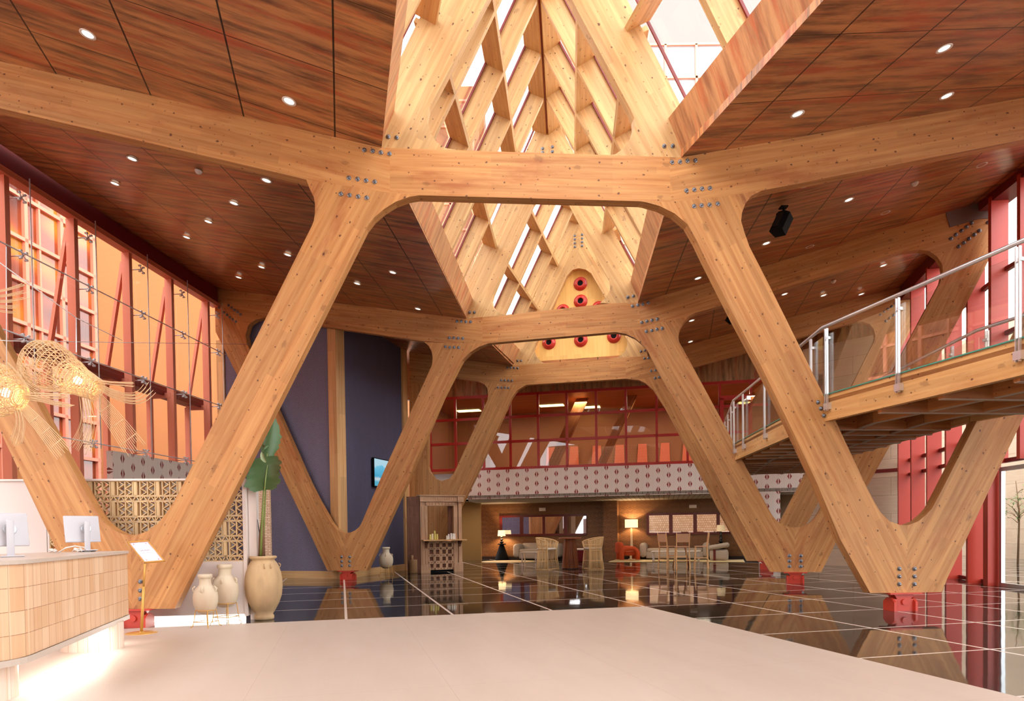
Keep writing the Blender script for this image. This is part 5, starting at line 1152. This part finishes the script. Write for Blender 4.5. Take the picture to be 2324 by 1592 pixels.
mb = MB(); q0 = CP.P(-.01, 0, .04); mb.prism([q0, q0+dv*.42, q0+dv*.42+Z3*cz(1128), q0+Z3*cz(1128)], CP.n*.06)
for k in range(8): z_ = .12+k*.31; mb.prism([q0+dv*.1+Z3*z_-CP.n*.02, q0+dv*.34+Z3*z_-CP.n*.02, q0+dv*.34+Z3*(z_+.22)-CP.n*.02, q0+dv*.1+Z3*(z_+.22)-CP.n*.02], CP.n*.04)
mb.build('side_door', M_CARVD, t, grain=Z3)
mb = MB(); cb(mb, 1022, 1031, 1149, 1226, .18, .24); mb.build('open_shutter', M_CARVD, t, grain=Z3)
# cups on its shelf
M_CUPY = plain('yellow_cup', (224, 214, 120), .5); M_CUPW = plain('white_cup', (240, 238, 232), .5); M_CUPC = plain('cream_cup', (236, 222, 190), .5)
zs_ = cz(1225.5)+.002
def cup(x, y0, y1, mat, lb, up=None, r=.038):
    z0 = up if up is not None else zs_; p = CP.P(cs(x), z0, -.12); h = (y1-y0)/pxm; mb = MB(); mb.lathe([(r, 0), (r*.98, h*.1), (r*.8, h*.93), (r*.84, h), (.001, h)], p, 14); mb.build('paper_cup', mat, **L(lb, 'cup', 'upturned cups on the carved doorway shelf'))
for i, (x, y0, y1) in enumerate(((975, 1213, 1225), (980, 1211.5, 1225), (985.5, 1212, 1225), (990.5, 1212.5, 1225))): cup(x, y0, y1, (M_CUPY, M_CUPC)[i % 2] if i < 3 else M_CUPY, 'upturned yellow and cream cup stack in the left group, %s from the left' % ORD[i])
cup(985, 1206, 1212.5, M_CUPY, 'yellow cup standing on top of the left group of cup stacks', up=zs_+.205, r=.032)
for i, (x, y0, y1) in enumerate(((1012.5, 1216, 1225), (1016.5, 1213, 1225), (1022, 1211, 1225), (1026.5, 1211.5, 1225), (1030, 1212, 1225))): cup(x, y0, y1, M_CUPW, 'white upturned cup stack in the right group, %s from the left' % ORD[i], r=.032)
p = on_z(938.5, 1302); M_BASK = plain('basket_weave', (158, 122, 86), .8, var=.2, sc=30); t = thing('woven_bin', 'round woven bin standing left of the carved doorway', 'bin', p)
mb = MB(); mb.lathe([(.12, 0), (.14, .01), (.13, .44), (.135, .46), (.11, .46), (.11, .4)], p, 20); mb.build('body', M_BASK, t)
mb = MB(); mb.lathe([(.035, .4), (.045, .6), (.03, .61), (.001, .61)], p+Vector((-.04, 0, 0)), 12); mb.build('jug', plain('small_wooden_jug', (150, 112, 80), .6), **L('small brown jug standing on the woven bin', 'jug'))

# ------------------------------------------------------------------ wicker chairs and slatted table
M_WICK = plain('wicker', (240, 204, 146), .55); M_SLAT = wood('brown_slats', srgb(112, 58, 32), srgb(166, 96, 56), knots=0); M_CUSH = plain('white_cushion', (236, 226, 216), .8)
def ushape(u):      # u in 0..1 around an open U, open towards +x
    Lt = .26; ar = math.pi*.33; tot = 2*Lt+ar; s = u*tot
    if s < Lt: return Vector((.26-s, -.33, 0))
    if s > Lt+ar: return Vector((s-Lt-ar, .33, 0))
    a = -math.pi/2-(s-Lt)/.33; return Vector((math.cos(a)*.33, math.sin(a)*.33, 0))
def wprof(z): 
    pts = [(0, 1.12), (.35, .98), (.72, .9), (.95, 1.02), (1.2, 1.12)]
    for (z0, r0), (z1, r1) in zip(pts, pts[1:]):
        if z <= z1: return r0+(r1-r0)*(z-z0)/(z1-z0)
    return 1.12
def ztop(u): return .98+.15*math.sin(math.pi*u)**.8
wc = thing('wicker_bar_chair', 'left high wicker chair with cushion at the slatted table, its back to the left', 'chair', (0, 0, 0), 'wicker bar chairs')
mb = MB(); N = 58
for k in range(N+1):
    u = k/N; p = ushape(u); zt_ = ztop(u); mb.tube([p*wprof(z)+Z3*z for z in (0.01, .35, .72, .9, zt_)], .0065 if k % 8 else .014, 5)
mb.build('cane_rods', M_WICK, wc, kind='stuff')
mb = MB()
for z in (.015, .3, .66, .74, .86):
    mb.tube([ushape(k/24)*wprof(z)+Z3*z for k in range(25)], .011, 6)
mb.tube([ushape(k/24)*wprof(ztop(k/24))+Z3*ztop(k/24) for k in range(25)], .018, 8); mb.tube([Vector((.29, -.37, .02)), Vector((.29, .37, .02))], .014); mb.build('frame', M_WICK, wc)
mb = MB()
for s in (-1, 1): mb.tube([Vector((.26*wprof(.0), s*.33*wprof(0), 0)), Vector((.26*wprof(.7), s*.33*wprof(.7), .7)), Vector((.29, s*.36, .98))], .018, 8)
mb.build('front_post', M_WICK, wc)
mb = MB(); mb.rbox((0.02, 0, .73), (.25, .27, .035), .03); mb.build('cushion', M_CUSH, wc)
pw = on_z(1240, 1293.5); wc.location = pw; wc.rotation_euler = (0, 0, math.radians(-35))
w2 = dup(wc, on_z(1347, 1292.5), math.radians(180+12), 'right high wicker chair with cushion at the slatted table, its back to the right')
p = on_z(1294.5, 1291.5); t = thing('slatted_table', 'round high table with brown slatted pedestal between the two wicker chairs', 'table', p)
mb = MB()
for k in range(34):
    a = 2*math.pi*k/34; d = Vector((math.cos(a), math.sin(a), 0)); w_ = Vector((-d.y, d.x, 0)); mb.beam(p+d*.29+Z3*.02, p+d*.19+Z3*1.07, .026, .04, up=d)
mb.build('slatted_pedestal', M_SLAT, t, grain=Z3); mb = MB(); mb.lathe([(.3, 0), (.3, .03), (.001, .03)], p, 32); mb.lathe([(.12, .03), (.12, 1.05)], p, 16); mb.build('core', plain('dark_core', (40, 22, 16), .7), t)
mb = MB(); mb.lathe([(.001, 1.07), (.4, 1.07), (.41, 1.085), (.4, 1.12), (.001, 1.12)], p, 36); mb.build('table_top', M_SLAT, t)

# ------------------------------------------------------------------ bar stools
M_STW = wood('stool_wood', srgb(232, 176, 116), srgb(246, 204, 150), knots=0); M_LEA = plain('woven_leather', (214, 164, 126), .6, var=.15, sc=40)
st = thing('bar_stool', '', 'bar stool', (0, 0, 0), 'tall woven back bar stools')     # faces +y, back at -y
for s in (-1, 1):
    mb = MB(); mb.beam((s*.23, -.24, 0), (s*.21, -.2, .74), .03, .035, up=Vector((0, 1, 0))); mb.beam((s*.21, -.2, .72), (s*.22, -.27, 1.24), .03, .035, up=Vector((0, 1, 0))); mb.build('back_post', M_STW, st, grain=Z3)
    mb = MB(); mb.beam((s*.22, .22, 0), (s*.19, .18, .74), .03, .035, up=Vector((0, 1, 0))); mb.build('front_leg', M_STW, st, grain=Z3)
mb = MB(); mb.rbox((0, -.01, .76), (.22, .22, .018), .015); mb.build('seat', M_LEA, st)
mb = MB(); mb.prism([Vector((x, y, z)) for x, y, z in ((-.2, -.25, .92), (.2, -.25, .92), (.205, -.275, 1.21), (-.205, -.275, 1.21))], (0, .025, 0)); mb.build('woven_back', M_LEA, st)
for k, z in enumerate((.3, .42)):
    mb = MB(); mb.beam((-.22, -.22, z), (.22, -.22, z), .022, .03) if k == 0 else mb.beam((-.2, .2, z), (.2, .2, z), .022, .03); mb.build('footrest', M_STW, st)
mb = MB()
for s in (-1, 1): mb.beam((s*.22, -.22, .36), (s*.205, .2, .36), .02, .028)
mb.build('side_rail', M_STW, st)
st.location = on_z(1547.5, 1292); st.rotation_euler = (0, 0, math.radians(-3)); st['label'] = 'front bar stool seen from behind, centre of the group at the small high table'
dup(st, on_z(1591, 1290.5), math.radians(78), 'right bar stool turned sideways facing the small high table'); dup(st, on_z(1516, 1289.5), math.radians(-62), 'left bar stool mostly behind the small high table')
p = on_z(1546, 1286); t = thing('high_table', 'small round high table with splayed brown legs between the bar stools', 'table', p)
mb = MB(); mb.lathe([(.001, 1.08), (.36, 1.08), (.37, 1.095), (.36, 1.11), (.001, 1.11)], p, 30); mb.build('table_top', M_SLAT, t)
for a in (.5, 2.1, 3.6, 5.2): d = Vector((math.cos(a), math.sin(a), 0)); mb = MB(); mb.tube([p+d*.38, p+d*.12+Z3*1.08], [.02, .026], 8); mb.build('leg', M_SLAT, t)

# ------------------------------------------------------------------ lounge
ang = math.atan2(LW.e.y, LW.e.x); e_, n_ = LW.e, LW.n; lax = (e_, n_, Z3)
M_GREYF = plain('grey_boucle', (178, 168, 158), .9, var=.1, sc=20); M_ORF = plain('rust_velvet', (186, 72, 28), .8); M_RUG = plain('cream_rug', (226, 206, 160), .95, var=.08, sc=5); M_RDW = plain('dark_red_wood', (96, 24, 20), .4)
def at_f(px, py): return on_z(px, py)
def rug(name, px0, px1, py, dep, lb):
    c = at_f((px0+px1)/2, py); hw = (px1-px0)/2*c.y/1549; mb = MB(); pts = [c+e_*hw*math.cos(a*math.pi/24)*1+n_*dep*math.sin(a*math.pi/24) for a in range(48)]; pts = [Vector((p.x, p.y, .003)) for p in pts]
    mb.prism(pts, (0, 0, .012)); mb.build('rug', M_RUG, **L(lb, 'rug'))
c = at_f(1535, 1274); mb = MB(); mb.rbox(c+Z3*.012, (2.75, 1.0, .008), .006, lax); mb.build('rug', M_RUG, **L('cream rug under the right lounge group with the rust armchair', 'rug'))
rug('rug', 1092, 1215, 1275.5, 1.1, 'cream oval rug under the left lounge group')
def sofa(px, py, wid, lb, hgt=.78):
    c = at_f(px, py)+Z3*.017; t = thing('sofa', lb, 'sofa', c); lo = lambda x, y, z: c+e_*x+n_*y+Z3*z
    mb = MB(); mb.rbox(lo(0, .42, .55), (wid-.15, .14, .24), .1, lax); mb.build('backrest', M_GREYF, t)
    mb = MB(); mb.rbox(lo(0, 0, .2), (wid-.2, .42, .17), .06, lax); mb.build('base', M_GREYF, t)
    mb = MB(); mb.rbox(lo(0, -.03, .42), (wid-.24, .42, .08), .06, lax); mb.build('seat_cushion', M_GREYF, t)
    for s in (-1, 1): mb = MB(); mb.rbox(lo(s*(wid-.08), 0, .42), (.16, .5, .33), .15, lax, 5); mb.build('armrest', M_GREYF, t)
    for s in (-1, 1): mb = MB(); mb.box(lo(s*(wid-.3), 0, .02), (.04, .3, .02), lax); mb.build('foot', M_BLACK, t)
    return c
sofa(1532, 1270.5, 1.45, 'long light grey rounded sofa on the right lounge rug'); sofa(1222, 1271, 1.05, 'light grey rounded sofa behind the wicker chairs on the left')
# rust armchair
c = at_f(1426, 1273.5)+Z3*.017; t = thing('armchair', 'rust orange velvet armchair with arched sides on the right rug', 'armchair', c)
rx = (Vector((math.cos(ang+.35), math.sin(ang+.35), 0)), Vector((-math.sin(ang+.35), math.cos(ang+.35), 0)), Z3)
def arch(off):
    mb = MB(); lo = lambda x, z: c+rx[0]*x+rx[1]*off+Z3*z; mb.tube([lo(-.36, .05), lo(-.36, .35), lo(-.28, .5), lo(-.1, .55), lo(.18, .53), lo(.3, .42), lo(.34, .25), lo(.34, .05)], [.1]*8, 14); return mb
arch(-.36).build('armrest', M_ORF, t); arch(.36).build('armrest', M_ORF, t)
mb = MB(); mb.rbox(c+rx[0]*.12+Z3*.32, (.36, .3, .1), .09, rx, 4); mb.build('seat', M_ORF, t)
mb = MB(); mb.rbox(c+rx[0]*-.4+Z3*.55, (.13, .4, .26), .12, rx, 5); mb.build('backrest', M_ORF, t)
# grey tub chair
c = at_f(1632, 1273.5)+Z3*.017; t = thing('armchair', 'light grey tub chair with dark red band at the right end of the rug', 'armchair', c)
mb = MB(); mb.rbox(c+Z3*.24, (.38, .36, .23), .12, lax, 5); mb.build('base', M_GREYF, t); mb = MB(); mb.box(c+Z3*.24-e_*.18, (.05, .375, .235), lax); mb.build('band', M_RDW, t)
tl = (e_*.985+Z3*.17).normalized(); mb = MB(); mb.rbox(c+Z3*.6, (.43, .4, .1), .098, (tl, n_, tl.cross(n_)), 6); mb.build('backrest', M_GREYF, t)
# coffee tables
def coffee(px, py, hw, h, lb):
    c = at_f(px, py)+Z3*.017; t = thing('coffee_table', lb, 'coffee table', c); mb = MB(); mb.rbox(c+Z3*h, (hw, .3, .02), .012, lax); mb.build('table_top', M_WHITE, t)
    for s in (-1, 1):
        for q_ in (-1, 1): mb = MB(); mb.box(c+e_*s*(hw-.08)+n_*q_*.2+Z3*h/2, (.025, .025, h/2), lax); mb.build('leg', M_WHITE, t)
coffee(1534, 1276, 1.0, .42, 'long low white coffee table before the right sofa'); coffee(1203, 1277, .38, .42, 'low white table before the left grey sofa')
c = at_f(1316, 1276); t = thing('pouf', 'dark red square seat with pale top behind the right wicker chair', 'pouf', c); mb = MB(); mb.rbox(c+Z3*.26, (.26, .26, .25), .03, lax); mb.build('base', plain('crimson_fabric', (110, 20, 24), .9), t); mb = MB(); mb.rbox(c+Z3*.545, (.26, .26, .035), .03, lax); mb.build('cushion', M_CUSH, t)
# lamps
def shade_mat(n, s_):
    t = NT(n); d = t.n('BsdfDiffuse', {0: srgb(250, 232, 200)}); e = t.n('Emission', {0: srgb(255, 222, 165), 1: s_}); a = t.n('AddShader', {0: d, 1: e}); t.t.links.new(a.outputs[0], t.out.inputs[0]); return t.m
M_SH1 = shade_mat('lit_shade', .75); M_SH0 = shade_mat('dim_shade', .12)
def shade(p, r0, r1, z0, z1, mat, par):
    mb = MB(); n = 28; vs = [p+Vector((r*math.cos(2*math.pi*k/n), r*math.sin(2*math.pi*k/n), z)) for r, z in ((r0, z0), (r1, z1)) for k in range(n)]; mb.add(vs, [(k, (k+1) % n, n+(k+1) % n, n+k) for k in range(n)], smooth=True); return mb.build('lamp_shade', mat, par)
pl_ = LW.P(sL(1435.5), 0, -.38); t = thing('floor_lamp', 'lit floor lamp with cream drum shade against the woven cane wall', 'floor lamp', pl_)
shade(pl_, .29, .29, 1.46, 1.83, M_SH1, t); mb = MB(); mb.lathe([(.17, 0), (.17, .03), (.09, .06), (.085, .4), (.05, .9), (.045, 1.4), (.001, 1.44)], pl_, 20); mb.build('stem', plain('cream_ceramic', (222, 206, 176), .4), t)
mb = MB(); mb.sphere(pl_+Z3*1.6, .05, 10, 6); mb.build('bulb', M_BULB, t); pointlight(pl_+Z3*1.64, 80, .04, (1, .72, .42))
def black_lamp(px, lit, r, z0, z1, base, lb, off=-.5, rad=.19):
    pl_ = LW.P(sL(px), 0, off); t = thing('table_lamp', lb, 'table lamp', pl_+Z3*base, 'black gourd table lamps'); prof = []
    zz_ = base
    for k in range(3): hh = (z0-base)/3; rr_ = (.1, .08, .06)[k]*1.1; prof += [(rr_*.45, zz_+.005), (rr_, zz_+hh*.5), (rr_*.45, zz_+hh*.97)]; zz_ += hh
    mb = MB(); mb.lathe([(.001, base)]+prof+[(.015, z0+.05), (.001, z0+.06)], pl_, 18); mb.build('base', plain('black_glaze', (8, 8, 10), .15) if 'black_glaze' not in bpy.data.materials else bpy.data.materials['black_glaze'], t)
    shade(pl_, rad, rad*.85, z0, z1, M_SH1 if lit else M_SH0, t)
    if lit: pointlight(pl_+Z3*(z0+.1), 45, .04, (1, .68, .38))
    return pl_
p1 = black_lamp(1145.5, True, 0, 1.14, 1.42, .78, 'lit table lamp with black gourd base in the left lounge corner'); p2 = black_lamp(1636, False, 0, 1.24, 1.52, .72, 'unlit table lamp with black gourd base behind the grey tub chair')
for pp_, hh, lb in ((p1, .78, 'black conical side table under the lit lamp in the left lounge corner'), (p2, .72, 'black conical side table under the unlit lamp behind the tub chair')):
    t = thing('side_table', lb, 'side table', pp_, 'black side tables'); mb = MB(); mb.lathe([(.34, 0), (.34, .02), (.1, hh-.05)], pp_, 24); mb.build('pedestal', M_BLACK, t); mb = MB(); mb.lathe([(.001, hh-.05), (.2, hh-.05), (.2, hh-.001), (.001, hh-.001)], pp_, 24); mb.build('table_top', M_BLACK, t)
# long mirrors
M_MIR = plain('mirror_glass', (220, 220, 224), .02, 1)
def mirror(pxs, y0, y1, lb, panes):
    a, b = sL(pxs[0]), sL(pxs[1]); za, zb_ = LW.sz(pxs[0], y1)[1], LW.sz(pxs[0], y0)[1]; t = thing('wall_mirror', lb, 'mirror', LW.P((a+b)/2, za, -.06), 'long four pane wall mirrors')
    mb = MB(); w_ = .1; mb.prism([LW.P(a, za, -.06), LW.P(b, za, -.06), LW.P(b, za+w_, -.06), LW.P(a, za+w_, -.06)], n_*.06); mb.prism([LW.P(a, zb_-w_, -.06), LW.P(b, zb_-w_, -.06), LW.P(b, zb_, -.06), LW.P(a, zb_, -.06)], n_*.06)
    edges = [a]+[0]*0; cuts = [(pxs[0], panes[0][0])]+[(panes[i][1], panes[i+1][0]) for i in range(len(panes)-1)]+[(panes[-1][1], pxs[1])]
    for x0, x1 in cuts: mb.prism([LW.P(sL(x0), za, -.058), LW.P(sL(x1), za, -.058), LW.P(sL(x1), zb_, -.058), LW.P(sL(x0), zb_, -.058)], n_*.058)
    mb.build('frame', M_RDW, t)
    for x0, x1 in panes: mb = MB(); mb.prism([LW.P(sL(x0), za+w_, -.03), LW.P(sL(x1), za+w_, -.03), LW.P(sL(x1), zb_-w_, -.03), LW.P(sL(x0), zb_-w_, -.03)], n_*.02); mb.build('mirror_pane', M_MIR, t)
mirror((1134.8, 1332), 1171, 1218, 'long dark red framed wall mirror with four panes behind the wicker chairs', ((1140.5, 1180.5), (1188.5, 1232), (1238, 1280), (1288.5, 1331)))
mirror((1468, 1664), 1166, 1215, 'long dark red framed wall mirror with four panes above the right sofa', ((1473.5, 1518.5), (1527, 1573.5), (1582, 1626), (1634, 1660)))
for px, y0, y1, lb in ((1232, 1153, 1160.5, 'small blank white box sign on the cane wall above the left mirror'), (1573, 1146.5, 1153.8, 'small blank white box sign on the cane wall above the right mirror')):
    za, zb_ = LW.sz(px, y1)[1], LW.sz(px, y0)[1]; mb = MB(); mb.rbox(LW.P(sL(px), (za+zb_)/2, -.03), (.16, .03, (zb_-za)/2), .01, lax); mb.build('box_sign', M_WHITE, **L(lb, 'box sign', 'blank white box signs'))
# warm fill lamps without fixtures, added to brighten the dark lounge
for px in (1150, 1300, 1480, 1600):
    p = LW.P(sL(px), 2.6, -2.6); arealight(p, .5, .5, 14, (0, 0, 0), (1, .8, .6), 'lounge_fill_light')
# ------------------------------------------------------------------ light
w = bpy.data.worlds.new('sky'); SC.world = w; w.use_nodes = True; nt = w.node_tree; nt.nodes.clear()
bg = nt.nodes.new('ShaderNodeBackground'); wo_ = nt.nodes.new('ShaderNodeOutputWorld'); bg.inputs[0].default_value = (.97, .98, 1.0, 1); bg.inputs[1].default_value = 3.4
nt.links.new(bg.outputs[0], wo_.inputs[0])
SC.view_settings.view_transform = 'Standard'; SC.view_settings.look = 'None'; SC.view_settings.gamma = 1; SC.view_settings.use_curve_mapping = False
SC.view_settings.exposure = .95
c = SC.cycles; c.max_bounces = 7; c.diffuse_bounces = 4; c.glossy_bounces = 3; c.transmission_bounces = 3; c.transparent_max_bounces = 12
c.use_denoising = True; c.caustics_reflective = False; c.caustics_refractive = False; c.sample_clamp_indirect = 6
try: c.denoiser = 'OPENIMAGEDENOISE'
except Exception: pass
c.use_adaptive_sampling = True; c.adaptive_threshold = .045
